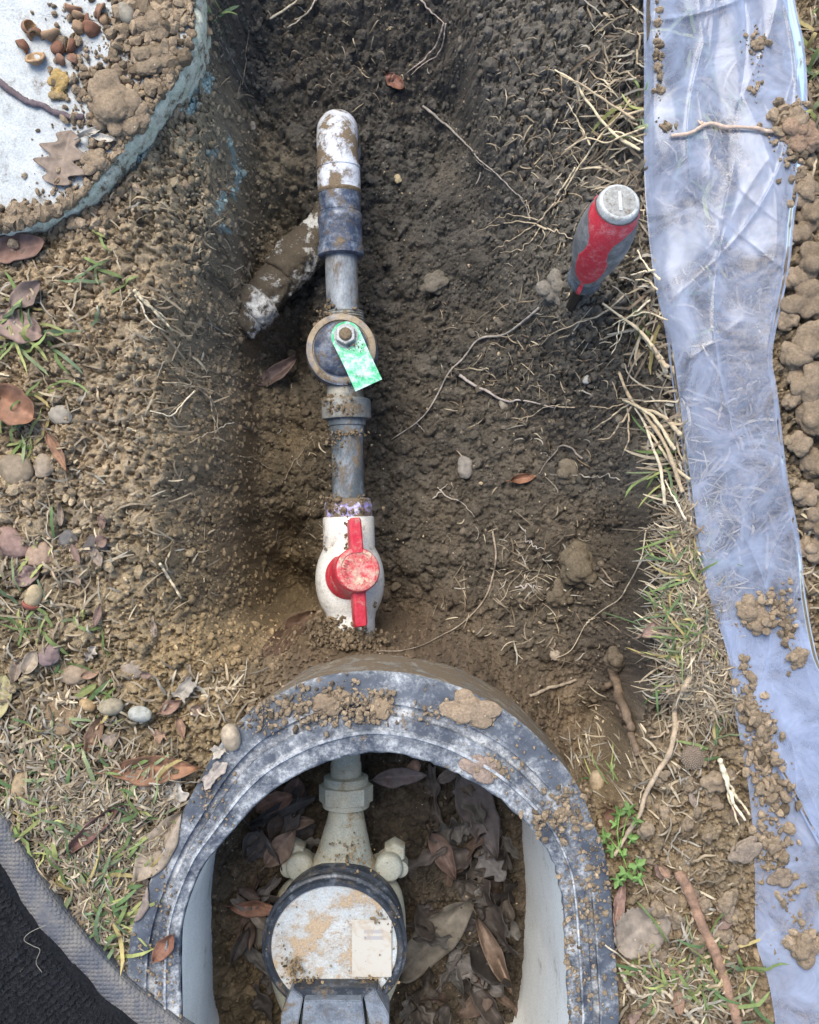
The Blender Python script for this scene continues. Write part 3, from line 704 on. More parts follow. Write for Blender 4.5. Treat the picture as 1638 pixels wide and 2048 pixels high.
# red handle on a leaning stem
h0, h1 = P(699, 1152, -0.080), P(716, 1139, -0.052); hax = (h1-h0)/np.linalg.norm(h1-h0); hl = np.linalg.norm(h1-h0)
hnd = ringpart('handle', h0-hax*0.004, h1, [(0, 0.0196), (0.004, 0.0198), (0.006, 0.0186), (hl, 0.0182), (hl+0.003, 0.0182), (hl+0.004, 0.0174)], M_RED, bvb, seg=48)
top = h1+hax*0.0001
ringpart('handle_face', top-hax*0.001, top+hax, [(0, 0.0176), (0.0012, 0.0174), (0.0018, 0.0166), (0.0018, 0.0142), (0.0011, 0.0136), (0.0009, 0.004), (0.0010, 0.0)], M_REDFACE, hnd, seg=48)
def wing(a, b, wa, wb, hgt):
    a = np.array(a); b = np.array(b); d = (b-a)/np.linalg.norm(b-a); up = hax; s = np.cross(d, up); s /= np.linalg.norm(s)
    V = []
    for p, w, hh in ((a, wa, hgt), (a*0.5+b*0.5, (wa+wb)/2, hgt), (b-d*0.002, wb, hgt*0.95), (b, wb*0.8, hgt*0.8)):
        for su, hv in ((-1, -hh), (-1, -0.0012), (-0.7, 0), (0.7, 0), (1, -0.0012), (1, -hh)): V.append(p+s*w*su+up*hv)
    F = gridfaces(4, 6)+[[0, 1, 2, 3, 4, 5], [23, 22, 21, 20, 19, 18]]
    bm = bmesh.new(); vv = [bm.verts.new(p) for p in V]; [bm.faces.new([vv[i] for i in q]) for q in F]; bmesh.ops.recalc_face_normals(bm, faces=bm.faces)
    bm.verts.index_update(); out = np.array([p.co[:] for p in bm.verts]), [[q.index for q in fa.verts] for fa in bm.faces]; bm.free(); return out
v, f = wing(P(716, 1105, -0.054), P(711, 1035, -0.056), 0.0052, 0.0048, 0.011); mk('upper_wing', v, f, M_RED, hnd, flat_angle=30)
v, f = wing(P(719, 1176, -0.054), P(724, 1252, -0.056), 0.0052, 0.0050, 0.011); mk('lower_wing', v, f, M_RED, hnd, flat_angle=30)
# raised lettering round the face
def letter_mesh(ch, size):
    cu = bpy.data.curves.new('glyph', 'FONT'); cu.body = ch; cu.size = size; cu.extrude = 0.0003; cu.align_x = 'CENTER'; cu.align_y = 'CENTER'
    o = bpy.data.objects.new('glyph', cu); C.objects.link(o); dg = bpy.context.evaluated_depsgraph_get(); dg.update()
    me = o.evaluated_get(dg).to_mesh(); v = np.array([p.co[:] for p in me.vertices]); f = [list(p.vertices) for p in me.polygons]
    o.evaluated_get(dg).to_mesh_clear(); bpy.data.objects.remove(o); bpy.data.curves.remove(cu); return v, f
hu = np.array([1, 0, 0])-hax*hax[0]; hu /= np.linalg.norm(hu); hv_ = np.cross(hax, hu)
parts = []
for k, ch in enumerate('CHINA'):
    v, f = letter_mesh(ch, 0.0042)
    ang = R(214-k*17)
    rad_ = hu*math.cos(ang)+hv_*math.sin(ang); tang = hu*math.sin(ang)-hv_*math.cos(ang)
    parts.append((np.array([top+hax*(0.0013+q[2]) + rad_*(0.0108+q[1]) + tang*q[0] for q in v]), f))
v, f = join(parts); mk('raised_lettering', v, f, M_RED, hnd, smooth=False)

# ------------------------------------------------------------------ second pipe crossing below
bp0 = P(560, 540, -0.2)
cross = empty('crossing_pipe', bp0, 'mud caked white pipe lying diagonally beneath the main line', 'water pipe'); PW[cross.name] = bp0
M_PVCM = mat_worn('mud_caked_pvc', (0.62, 0.63, 0.60), (0.5, 0.48, 0.42), 60, (0.4, 0.7), mud=0.70, mud_scale=46, rough=0.6, bump=0.9, mudcol=(0.085, 0.068, 0.046))
e0, e1 = P(474, 656, -0.158), P(700, 395, -0.190); Lx = np.linalg.norm(e1-e0)
def caked(name, A, B, prof, mat, amp, seed):
    v, f = lathe(A, B, prof, 72); ax_ = (np.asarray(B)-A)/np.linalg.norm(np.asarray(B)-A); q = A+np.outer((v-A)@ax_, ax_)
    n_ = fbm3(v, 95, 4, seed, 0.6); v = q+(v-q)*(1+amp*np.clip(n_+0.15, 0, 1)+amp*0.25*fbm3(v, 420, 3, seed+4))[:, None]
    return mk(name, v, f, mat, cross)
caked('pipe', e0, e1, [(h, 0.0170) for h in np.linspace(0, Lx, 90)], M_PVCM, 0.30, 31)
e2 = P(492, 634, -0.160); caked('end_fitting', e2, e1, [(0, 0.0165), (0.002, 0.0205)]+[(h, 0.0208) for h in np.linspace(0.004, 0.020, 14)]+[(0.022, 0.019), (0.0225, 0.016)], mat_worn('chipped_pvc', (0.66, 0.66, 0.62), (0.5, 0.48, 0.42), 60, (0.4, 0.7), mud=0.58, mud_scale=50, rough=0.6, mudcol=(0.10, 0.08, 0.055)), 0.22, 41)
e3 = P(560, 556, -0.171); caked('coupling', e3, e1, [(0, 0.017), (0.001, 0.0192)]+[(h, 0.0195) for h in np.linspace(0.002, 0.044, 36)]+[(0.045, 0.0192), (0.046, 0.017)], M_PVCM, 0.28, 51)

# ------------------------------------------------------------------ water meter in the box
M_CAST = mat_worn('meter_bronze', (0.25, 0.27, 0.235), (0.36, 0.335, 0.25), 30, (0.4, 0.66), mud=0.24, mud_scale=55, rough=0.6, bump=0.35, mudcol=(0.24, 0.175, 0.09))
M_BEZEL = mat_worn('black_meter_plastic', (0.022, 0.028, 0.038), (0.20, 0.23, 0.27), 60, (0.52, 0.70), mud=0.18, mud_scale=70, rough=0.4, bump=0.3)
M_FACE = mat_worn('chalky_register', (0.44, 0.48, 0.49), (0.34, 0.37, 0.38), 38, (0.44, 0.66), mud=0.46, mud_scale=26, rough=0.55, bump=0.2, mudcol=(0.36, 0.28, 0.19))
M_COVER = mat_worn('grey_flip_cover', (0.17, 0.20, 0.24), (0.07, 0.085, 0.105), 60, (0.45, 0.66), mud=0.26, mud_scale=70, rough=0.5, bump=0.4, fleck=0.28, fleckcol=(0.42, 0.46, 0.50))
mc = P(670, 1880, -0.22)
meter = empty('water_meter', mc, 'grey bronze water meter with round black ringed register and flip cover', 'water meter'); PW[meter.name] = mc
ZM = -0.138
a0, a1 = P(691, 1440, ZM), P(692, 1560, ZM); Lc = np.linalg.norm(a1-a0)
ringpart('inlet_pipe', a0, a1, [(0, 0.0128), (Lc*0.7, 0.0128), (Lc*0.72, 0.0136), (Lc, 0.0136)], M_CAST, meter)
# coupling nut: octagonal
a0, a1 = P(692, 1551, ZM), P(692, 1612, ZM); Lc = np.linalg.norm(a1-a0)
v, f = lathe(a0, a1, [(0, 0.0170), (0.0008, 0.0195), (Lc*0.28, 0.0200)], 32); v2, f2 = lathe(a0, a1, [(Lc*0.26, 0.0205), (Lc*0.30, 0.0238), (Lc*0.82, 0.0238), (Lc*0.86, 0.0205)], 8); v3, f3 = lathe(a0, a1, [(Lc*0.84, 0.0212), (Lc, 0.0205), (Lc, 0.014)], 32)
mk('coupling_nut', *join([(v, f), (v2, f2), (v3, f3)]), M_CAST, meter, flat_angle=30)
# cast body: sections along the flow
secs = [(1606, 692, 33, 0.0150, ZM), (1630, 692, 36, 0.016, ZM), (1670, 690, 46, 0.0185, ZM-0.002), (1710, 688, 58, 0.0205, ZM-0.004), (1735, 686, 76, 0.023, ZM-0.006), (1758, 684, 104, 0.027, ZM-0.008), (1785, 680, 124, 0.030, ZM-0.010), (1850, 676, 136, 0.034, ZM-0.012), (1930, 672, 134, 0.034, ZM-0.012), (2000, 668, 112, 0.030, ZM-0.012), (2060, 666, 80, 0.024, ZM-0.01), (2120, 664, 48, 0.0185, ZM-0.006), (2200, 662, 34, 0.015, ZM-0.004), (2420, 660, 32, 0.014, ZM)]
S_ = resample(np.array(secs, float), 60)
V = []
for (y, x, hw, rz, z) in S_:
    c = P(x, y, z); hwm = hw*(HC-z)/FP
    for k in range(36):
        t = 2*math.pi*k/36; V.append([c[0]+hwm*math.cos(t), c[1], z+rz*math.sin(t)])
F = gridfaces(len(S_), 36)+[list(range(36))[::-1], list(range(len(V)-36, len(V)))]
mk('cast_body', np.array(V), F, M_CAST, meter)
for sx, (ex, ey) in ((-1, (604, 1722)), (1, (778, 1722))):
    c = P(ex, ey, -0.150)
    v, f = lathe(c, c+np.array([0.0, 0, 1]), [(0, 0.012), (0.016, 0.0125), (0.020, 0.0115), (0.0215, 0.009), (0.0215, 0.0)], 28)
    c2 = P(ex+sx*12, ey-26, -0.156)
    v2, f2 = lathe(c2, c2+np.array([0, 0, 1]), [(0, 0.0105), (0.014, 0.0105), (0.016, 0.009), (0.016, 0)], 6)
    c3 = P(ex-sx*16, ey+14, -0.158)
    v3, f3 = lathe(c3, c3+np.array([0, 0, 1]), [(0, 0.014), (0.016, 0.012), (0.018, 0.009), (0.018, 0)], 24)
    c4 = P(ex+sx*22, ey+2, -0.158)
    v4, f4 = lathe(c4, c4+np.array([0, 0, 1]), [(0, 0.0075), (0.019, 0.0075), (0.021, 0.005), (0.021, 0)], 18)
    mk('bolt_lug', *join([(v, f), (v2, f2), (v3, f3), (v4, f4)]), M_CAST, meter, flat_angle=45)
rc0 = P(672, 1884, -0.145); rc = P(670, 1884, -0.098); rax = np.array([0.0, -0.05, 1.0]); rax /= np.linalg.norm(rax)
# lower collar
lc = P(680, 1846, -0.130)
ringpart('lower_collar', lc, lc+rax, [(-0.01, 0.052), (0, 0.0556), (0.010, 0.0564), (0.013, 0.0552), (0.014, 0.048)], M_BEZEL, meter, seg=80)
rb = P(670, 1884, -0.112)
bez = ringpart('bezel', rb, rb+rax, [(0, 0.0590), (0.002, 0.0618), (0.006, 0.0620), (0.0075, 0.0604), (0.0076, 0.0592), (0.0115, 0.0588), (0.0128, 0.0576), (0.0128, 0.0550), (0.0118, 0.0542), (0.0080, 0.0532)], M_BEZEL, meter, seg=96, cap=False)
fc = rb+rax*0.0090
face = ringpart('register_face', fc-rax*0.002, fc+rax, [(0, 0.0534), (0.002, 0.0534), (0.0024, 0.0515), (0.0018, 0.0500), (0.0018, 0.02), (0.0018, 0.0)], M_FACE, meter, seg=80)
# printed sticker with bar code (flat print is material)
m_, nt, b = new_mat('printed_sticker'); tc = nt.nodes.new('ShaderNodeTexCoord'); sp = nt.nodes.new('ShaderNodeSeparateXYZ'); nt.links.new(tc.outputs['Generated'], sp.inputs[0])
mu = N(nt, 'ShaderNodeMath', operation='MULTIPLY'); mu.inputs[1].default_value = 46; nt.links.new(sp.outputs[1], mu.inputs[0])
fl = N(nt, 'ShaderNodeMath', operation='FLOOR'); nt.links.new(mu.outputs[0], fl.inputs[0])
wn_ = nt.nodes.new('ShaderNodeTexWhiteNoise'); wn_.noise_dimensions = '1D'; nt.links.new(fl.outputs[0], wn_.inputs['W'])
bars = ramp(nt, wn_.outputs['Value'], [(0.49, G1), (0.51, W1)])
def band(src, lo_, hi_):
    a = N(nt, 'ShaderNodeMath', operation='GREATER_THAN'); a.inputs[1].default_value = lo_; nt.links.new(src, a.inputs[0])
    c = N(nt, 'ShaderNodeMath', operation='LESS_THAN'); c.inputs[1].default_value = hi_; nt.links.new(src, c.inputs[0])
    d = N(nt, 'ShaderNodeMath', operation='MULTIPLY'); nt.links.new(a.outputs[0], d.inputs[0]); nt.links.new(c.outputs[0], d.inputs[1]); return d.outputs[0]
def mulv(a, c):
    d = N(nt, 'ShaderNodeMath', operation='MULTIPLY'); nt.links.new(a, d.inputs[0]); nt.links.new(c, d.inputs[1]); return d.outputs[0]
mask = mulv(mulv(band(sp.outputs[0], 0.30, 0.80), band(sp.outputs[1], 0.58, 0.88)), bars.outputs[0])
dirt = noise(nt, tc.outputs['Object'], 70, 6, 0.7, 0.8)
cst = mix(nt, mask, (0.41, 0.395, 0.35), (0.30, 0.30, 0.30))
cst = mix(nt, ramp(nt, dirt, [(0.52, G1), (0.60, (0.5,)*3), (0.72, W1)]).outputs[0], cst, (0.33, 0.265, 0.185))
nt.links.new(cst, b.inputs['Base Color']); b.inputs['Roughness'].default_value = 0.6; M_STICK = m_
ru = np.array([1.0, 0, 0]); rv = np.cross(rax, ru)
def face_pt(px, py, h):
    p = P(px, py, -0.101); d = p-fc; return fc + ru*np.dot(d, ru)+rv*np.dot(d, rv)+rax*h
sx0, sx1, sy0, sy1 = 704, 783, 1838, 1955
V = []; 
for j in range(9):
    for i in range(9):
        V.append(face_pt(sx0+(sx1-sx0)*i/8, sy1+(sy0-sy1)*j/8, 0.0023))
mk('sticker', np.array(V), gridfaces(9, 9, False), M_STICK, face)
# flip cover hinge at the lower edge
def prism(pts_px, ztop, zbot, slope=0.0, shrink=0.0):
    n = len(pts_px); t = [P(a, b_, ztop+slope*(b_-1980)) for a, b_ in pts_px]; l = []
    for (a, b_), p in zip(pts_px, t): q = p.copy(); q[2] = zbot; l.append(q)
    V = t+l; F = [list(range(n))[::-1], list(range(n, 2*n))]+[[i, (i+1) % n, n+(i+1) % n, n+i] for i in range(n)]
    bm = bmesh.new(); vv = [bm.verts.new(p) for p in V]; [bm.faces.new([vv[i] for i in q]) for q in F]; bmesh.ops.recalc_face_normals(bm, faces=bm.faces)
    bmesh.ops.bevel(bm, geom=[e for e in bm.edges], offset=0.0009, segments=2, affect='EDGES')
    bm.verts.index_update(); out = np.array([p.co[:] for p in bm.verts]), [[q.index for q in fa.verts] for fa in bm.faces]; bm.free(); return out
v, f = prism([(608, 2001), (724, 2001), (738, 2120), (744, 2240), (588, 2240), (598, 2120)], -0.078, -0.105, -2e-5); cov = mk('flip_cover', v, f, M_COVER, meter, flat_angle=30)
v, f = prism([(585, 1976), (756, 1976), (748, 1998), (592, 1998)], -0.088, -0.106); mk('hinge_bar', v, f, M_BEZEL, cov, flat_angle=30)
v, f = prism([(583, 1980), (606, 1996), (594, 2060), (590, 2180), (560, 2180), (562, 2030)], -0.084, -0.112, 3e-5); mk('hinge_cheek', v, f, M_COVER, cov, flat_angle=30)
v, f = prism([(750, 1980), (778, 2030), (776, 2180), (748, 2180), (742, 2060), (728, 1996)], -0.084, -0.112, 3e-5); mk('hinge_cheek', v, f, M_COVER, cov, flat_angle=30)

# ------------------------------------------------------------------ screwdriver stuck upright in the bank
sb, st_ = P(1168, 560, 0.012), P(1239, 404, 0.108)
sax = (st_-sb)/np.linalg.norm(st_-sb); sL = np.linalg.norm(st_-sb)
tipg = sb - sax*0.10
drv = empty('screwdriver', sb-sax*0.05, 'screwdriver with scuffed red and grey handle stuck upright in soil', 'screwdriver'); PW[drv.name] = np.array(drv.location)
M_GRIP = mat_worn('scuffed_grey_rubber', (0.115, 0.12, 0.125), (0.26, 0.26, 0.25), 95, (0.42, 0.66), mud=0.08, mud_scale=80, rough=0.65, bump=0.3)
M_INLAY = mat_worn('scuffed_red_inlay', (0.52, 0.035, 0.055), (0.60, 0.22, 0.22), 140, (0.50, 0.70), mud=0.03, mud_scale=80, rough=0.45, bump=0.15)
M_CAP = mat_worn('worn_steel_cap', (0.46, 0.48, 0.47), (0.30, 0.31, 0.30), 160, (0.4, 0.65), mud=0.10, mud_scale=120, rough=0.4, bump=0.3)
M_CAPD = mat_worn('dirty_cap_face', (0.23, 0.23, 0.215), (0.33, 0.33, 0.31), 260, (0.4, 0.65), mud=0.22, mud_scale=220, rough=0.7, bump=0.6)
M_BLACK = mat_plain('black_oxide', (0.012, 0.012, 0.013), 0.4)
M_SMOKE = mat_worn('smoky_clear_plastic', (0.07, 0.085, 0.10), (0.17, 0.19, 0.21), 90, (0.45, 0.7), mud=0.08, rough=0.25, bump=0.1)
gp = [(0.012, 0.0122), (0.016, 0.0128), (0.022, 0.0140), (0.030, 0.0158), (0.040, 0.0176), (0.050, 0.0188), (0.060, 0.0192), (0.070, 0.0189), (0.080, 0.0178), (0.088, 0.0162), (0.094, 0.0146), (0.0965, 0.0138)]
gp = [(h*sL/0.100, r) for h, r in gp]
hh = np.array([g[0] for g in gp]); rr_ = np.array([g[1] for g in gp])
hs = np.linspace(hh[0], hh[-1], 60)
def grip_r(h): return np.interp(h, hh, rr_)
rs = np.interp(hs, hh, rr_); rs = np.convolve(np.pad(rs, 3, mode='edge'), np.ones(7)/7, 'valid')
grip = ringpart('grip', sb, st_, list(zip(hs, rs)), M_GRIP, drv, seg=64)
# red inlay panels: on the camera-side face and opposite; hourglass outline wrapped on the grip
u_, v_, d_ = frame_from(sax)
tocam = np.array([0, 0, HC])-(sb+sax*sL*0.5); tocam -= sax*np.dot(tocam, sax); tocam /= np.linalg.norm(tocam)
tb = np.cross(sax, tocam)
def half_ang(t):   # half angular width of the inlay along the handle, t 0..1
    return np.interp(t, [0, 0.06, 0.09, 0.15, 0.24, 0.36, 0.48, 0.58, 0.68, 0.78, 0.86, 0.92, 1.0], [5, 6, 20, 31, 35, 36, 35, 27, 24, 30, 52, 90, 180])
def inlay(sgn):
    V = []; n1, n2 = 60, 28
    for i in range(n1):
        t = i/(n1-1); h = hs[0]+0.0006+(hs[-1]-hs[0]-0.0012)*t; r = float(np.interp(h, hs, rs))+0.00045
        for j in range(n2):
            s = -1+2*j/(n2-1); a = R(min(89.9, half_ang(t)))*s
            rr2 = r - (0.0008 if j in (0, n2-1) else 0)
            V.append(sb+sax*h+(tocam*sgn*math.cos(a)+tb*math.sin(a))*rr2)
    return np.array(V), gridfaces(n1, n2, False)
v, f = inlay(1); mk('red_inlay', v, f, M_INLAY, drv)
v, f = inlay(-1); mk('red_inlay', v, f, M_INLAY, drv)
capb = sb+sax*hs[-1]
cap = ringpart('end_cap', capb-sax*0.001, st_+sax, [(0, 0.0138), (0.0015, 0.0138), (0.0042, 0.0131), (0.0052, 0.0122), (0.0054, 0.0110), (0.0049, 0.0106)], M_CAP, drv, seg=56)
ringpart('cap_face', capb+sax*0.0030, st_+sax, [(0, 0.0109), (0.0012, 0.0108), (0.0016, 0.009), (0.0017, 0.0)], M_CAPD, cap, seg=40)
cu_ = np.array([0.0, 1, 0])-sax*sax[1]; cu_ /= np.linalg.norm(cu_); cs_ = np.cross(cu_, sax)
slot_c = capb+sax*0.0049
V = [slot_c+cu_*a*0.0072+cs_*b_*0.0011+sax*h for h in (-0.0008, 0.0004) for a, b_ in ((-1, -1), (-1, 1), (1, 1), (1, -1))]
mk('cap_ridge', np.array(V), [[0, 1, 2, 3], [7, 6, 5, 4], [0, 4, 5, 1], [1, 5, 6, 2], [2, 6, 7, 3], [3, 7, 4, 0]], M_CAP, cap, smooth=False)
ringpart('collar', sb-sax*0.002, st_, [(0, 0.008), (0.0008, 0.0118), (0.003, 0.0130), (0.0065, 0.0131), (0.010, 0.0120), (0.0145, 0.0121), (0.0150, 0.010)], M_SMOKE, drv, seg=48)
# little red tongue over the collar
V = []
for i in range(12):
    h = -0.001+0.0150*i/11; r = float(np.interp(h, [-0.002, 0.003, 0.0065, 0.010, 0.0145], [0.0118, 0.0132, 0.0133, 0.0123, 0.0124]))+0.0003
    for j in range(6):
        a = R(-7+14*j/5); V.append(sb+sax*h+(tocam*math.cos(a)+tb*math.sin(a))*r)
mk('red_tongue', np.array(V), gridfaces(12, 6, False), M_INLAY, drv)
ringpart('blade', tipg, st_, [(0, 0.002), (0.01, 0.0045), (0.1, 0.0045)], M_BLACK, drv, seg=20)

# ------------------------------------------------------------------ plastic sheet along the right
m_, nt, b = new_mat('clear_polythene')
tc = nt.nodes.new('ShaderNodeTexCoord'); co = tc.outputs['Object']
nz1 = noise(nt, co, 16, 5, 0.6, 1.5); nz2 = noise(nt, co, 55, 5, 0.7, 2.5); nz3 = noise(nt, co, 900, 3, 0.7)
b.inputs['Base Color'].default_value = (0.42, 0.495, 0.66, 1); b.inputs['Roughness'].default_value = 0.3; b.inputs['Specular IOR Level'].default_value = 0.22  # blue base colour stands in for sky light on the clear film
bumpn(nt, b, [(nz1, 0.06, 0.004), (nz2, 0.05, 0.001)], 0)
tp = nt.nodes.new('ShaderNodeBsdfTransparent'); tp.inputs[0].default_value = (0.90, 0.92, 0.97, 1)
tl_ = nt.nodes.new('ShaderNodeBsdfTranslucent'); tl_.inputs[0].default_value = (0.75, 0.78, 0.86, 1)
m1 = nt.nodes.new('ShaderNodeMixShader'); m1.inputs[0].default_value = 0.2; nt.links.new(b.outputs[0], m1.inputs[1]); nt.links.new(tl_.outputs[0], m1.inputs[2])
fr = ramp(nt, noise(nt, co, 22, 6, 0.65, 1.2), [(0.34, (0.14,)*3), (0.66, (0.52,)*3)])
lwt = N(nt, 'ShaderNodeLayerWeight', Blend=0.42)
fa_ = N(nt, 'ShaderNodeMath', operation='MULTIPLY_ADD', use_clamp=True); nt.links.new(lwt.outputs['Facing'], fa_.inputs[0]); fa_.inputs[1].default_value = 0.8; nt.links.new(fr.outputs[0], fa_.inputs[2])
m2 = nt.nodes.new('ShaderNodeMixShader'); nt.links.new(fa_.outputs[0], m2.inputs[0]); nt.links.new(tp.outputs[0], m2.inputs[1]); nt.links.new(m1.outputs[0], m2.inputs[2])
gl_ = nt.nodes.new('ShaderNodeBsdfGlossy'); gl_.inputs['Roughness'].default_value = 0.16; gl_.inputs['Color'].default_value = (0.9, 0.93, 1, 1)
fz = N(nt, 'ShaderNodeFresnel', IOR=1.26); m3 = nt.nodes.new('ShaderNodeMixShader'); nt.links.new(fz.outputs[0], m3.inputs[0]); nt.links.new(m2.outputs[0], m3.inputs[1]); nt.links.new(gl_.outputs[0], m3.inputs[2])
nt.links.new(m3.outputs[0], nt.nodes['Material Output'].inputs[0]); M_POLY = m_

def ribbon(lpx, rpx, zfun, n1, n2):
    l = resample(lpx, n1); r = resample(rpx, n1)
    t = np.linspace(0, 1, n2)
    PX = l[:, None, 0]*(1-t)+r[:, None, 0]*t; PY = l[:, None, 1]*(1-t)+r[:, None, 1]*t
    k = HC/FP; X = (PX-819)*k; Y = -(PY-1024)*k
    Zs = zfun(X, Y, t[None, :]*np.ones_like(X), np.linspace(0, 1, n1)[:, None]*np.ones_like(X))
    kk = (HC-Zs)/HC
    return np.stack([(X*kk).ravel(), (Y*kk).ravel(), Zs.ravel()], 1), gridfaces(n1, n2, False)
def ridged(x, y, f, seed, octv=3):
    s = 0; a = 1; t = 0
    for i in range(octv):
        s = s+a*(1-np.abs(vn2(x*f, y*f, seed+i)))**3; t += a; a *= 0.5; f *= 2.1
    return s/t
smoothZ = blur(np.where(np.isfinite(Z), Z, 0), 16)
def gz_s(x, y):
    fi = np.interp(x, gx, np.arange(len(gx))); fj = np.interp(y, gy, np.arange(len(gy)))
    i = np.clip(fi.astype(int), 0, len(gx)-2); j = np.clip(fj.astype(int), 0, len(gy)-2); u = fi-i; v = fj-j
    return (smoothZ[j, i]*(1-u)+smoothZ[j, i+1]*u)*(1-v)+(smoothZ[j+1, i]*(1-u)+smoothZ[j+1, i+1]*u)*v
_cr = []
r_ = np.random.default_rng(77)
for i in range(76):
    cx_, cy_ = P(1290+r_.random()*330+(0 if i < 38 else 120), -200+2350*r_.random())[:2]
    an_ = R(93)+r_.normal(0, 0.28) if r_.random() < 0.92 else r_.random()*math.pi
    _cr.append((cx_, cy_, math.cos(an_), math.sin(an_), 0.02+0.10*r_.random()**1.4, 0.0011+0.0030*r_.random()**1.5, (0.0005+0.0017*r_.random()**2)*(1 if r_.random() < 0.8 else -0.7), r_.normal(0, 3)))
def sheet_z(X, Y, t, s):
    w = 0.0030*(fbm2(X*1.0+0.15*Y, Y*0.16, 26, 2, 205)) + 0.0006*fbm2(X+0.2*Y, Y*0.20, 60, 2, 207)
    for (cx_, cy_, ca, sa, ln, wd, am, cv) in _cr:
        dx = X-cx_; dy = Y-cy_; p = dx*ca+dy*sa; q = -dx*sa+dy*ca-cv*p*p
        m = (np.abs(p) < ln*1.3) & (np.abs(q) < wd*7)
        if m.any(): w[m] += (am*np.exp(-np.abs(q[m])/wd)*np.clip(1-(p[m]/(ln*1.3))**2, 0, 1))
    edge = np.minimum(t, 1-t); e = sstep(0, 0.06, edge)
    g = np.clip(gz_s(X, Y), -0.004, 0.02)
    return g + 0.0085 + np.clip(w, -0.004, 0.012)*(0.35+0.65*e) + 0.003*e
top_l = [(1286, -260), (1287, -100), (1287, 0), (1288, 150), (1288, 330), (1295, 450), (1310, 570), (1330, 660), (1345, 770), (1370, 940), (1390, 1080), (1420, 1200), (1450, 1290), (1478, 1385), (1520, 1480), (1570, 1560), (1610, 1640), (1640, 1695), (1720, 1850), (1800, 2000)]
top_r = [(1580, -260), (1584, -100), (1590, 0), (1610, 100), (1615, 230), (1605, 350), (1590, 430), (1578, 540), (1546, 700), (1556, 790), (1575, 950), (1600, 1080), (1610, 1180), (1625, 1270), (1642, 1330), (1690, 1400), (1740, 1480), (1800, 1560), (1880, 1700), (1960, 1850)]
sl0 = P(1450, 1000, 0.01)
sheet = empty('plastic_sheet', sl0, 'crumpled strip of clear plastic sheeting laid along the right bank', 'plastic sheet'); PW[sheet.name] = sl0
v, f = ribbon(top_l, top_r, sheet_z, 720, 150); TOPV = v.copy(); mk('upper_layer', v, np.array(f), M_POLY, sheet)
low_l = [(1440, 1240), (1456, 1310), (1466, 1400), (1484, 1500), (1500, 1600), (1510, 1750), (1512, 1880), (1536, 1960), (1552, 2060), (1560, 2200)]
low_r = [(1600, 1240), (1640, 1330), (1690, 1420), (1740, 1520), (1760, 1620), (1780, 1750), (1790, 1880), (1800, 1960), (1805, 2060), (1810, 2200)]
v, f = ribbon(low_l, low_r, lambda X, Y, t, s: sheet_z(X+0.3, Y+0.1, t, s)*0.55+0.0015+0.003*sstep(0.75, 1.0, s), 400, 120); LOWV = v.copy(); mk('folded_layer', v, np.array(f), M_POLY, sheet)
def sheet_top(x, y):
    d = (TOPV[:, 0]-x)**2+(TOPV[:, 1]-y)**2; i = d.argmin(); a = TOPV[i, 2] if d[i] < 0.004**2 else -1
    d = (LOWV[:, 0]-x)**2+(LOWV[:, 1]-y)**2; i = d.argmin(); b_ = LOWV[i, 2] if d[i] < 0.004**2 else -1
    return max(a, b_)

# ------------------------------------------------------------------ black mat, bottom left
edge_px = [(-420, 1480), (-200, 1510), (-80, 1560), (0, 1632), (40, 1700), (95, 1785), (160, 1868), (230, 1945), (300, 2005), (360, 2052), (460, 2120), (520, 2220), (520, 2500), (-420, 2500)]
ZK = 0.012
eo = resample(edge_px+[edge_px[0]], 300)[:-1]
ew = np.array([P(a, b_, ZK) for a, b_ in eo])[:, :2]; ec = ew.mean(0)
en = np.roll(ew, -1, 0)-np.roll(ew, 1, 0); en = np.stack([-en[:, 1], en[:, 0]], 1); en /= np.linalg.norm(en, axis=1, keepdims=True)
if np.mean(np.sum(en*(ew-ec), 1)) > 0: en = -en
mat_o = empty('kneeling_mat', (*ec, 0.0), 'black fuzzy mat with dimpled grey border in the corner', 'mat'); PW[mat_o.name] = np.array([*ec, 0.0])
m_, nt, b = new_mat('dimpled_rubber'); tc = nt.nodes.new('ShaderNodeTexCoord'); co = tc.outputs['Object']
vo = N(nt, 'ShaderNodeTexVoronoi', Scale=330.0, Randomness=0.25); nt.links.new(co, vo.inputs['Vector'])
nn = noise(nt, co, 60, 6, 0.7)
cst = mix(nt, ramp(nt, nn, [(0.40, G1), (0.68, W1)]).outputs[0], (0.060, 0.066, 0.080), (0.145, 0.135, 0.12))
nt.links.new(cst, b.inputs['Base Color']); b.inputs['Roughness'].default_value = 0.75
bumpn(nt, b, [(ramp(nt, vo.outputs['Distance'], [(0.2, W1), (0.55, G1)]).outputs[0], 0.8, 0.0008), (nn, 0.3, 0.001)], 0)
M_MATB = m_
V = []
for ins, z in [(0.0, -0.013), (-0.0005, -0.006), (0.0, -0.0015), (0.0015, 0.0), (0.006, 0.001), (0.012, 0.0012), (0.018, 0.0006), (0.0205, -0.001)]:
    q = ew+en*ins; V += [(a, b_, ZK+z+0.0015*h) for (a, b_), h in zip(q, fbm2(q[:, 0], q[:, 1], 30, 2, 301))]
mk('border', np.array(V), gridfaces(8, 300), M_MATB, mat_o)
V = []
for k, ins in enumerate(np.concatenate([np.arange(0.0165, 0.13, 0.0012)])):
    q = ew+en*ins
    hgt = 0.0005+0.004*sstep(0.0165, 0.026, ins)+0.0022*fbm2(q[:, 0], q[:, 1], 230, 4, 305, 0.65)+0.004*fbm2(q[:, 0], q[:, 1], 40, 2, 306)
    V += [(a, b_, ZK+h-(0.002 if k == 0 else 0)) for (a, b_), h in zip(q, hgt)]
nr = len(V)//300
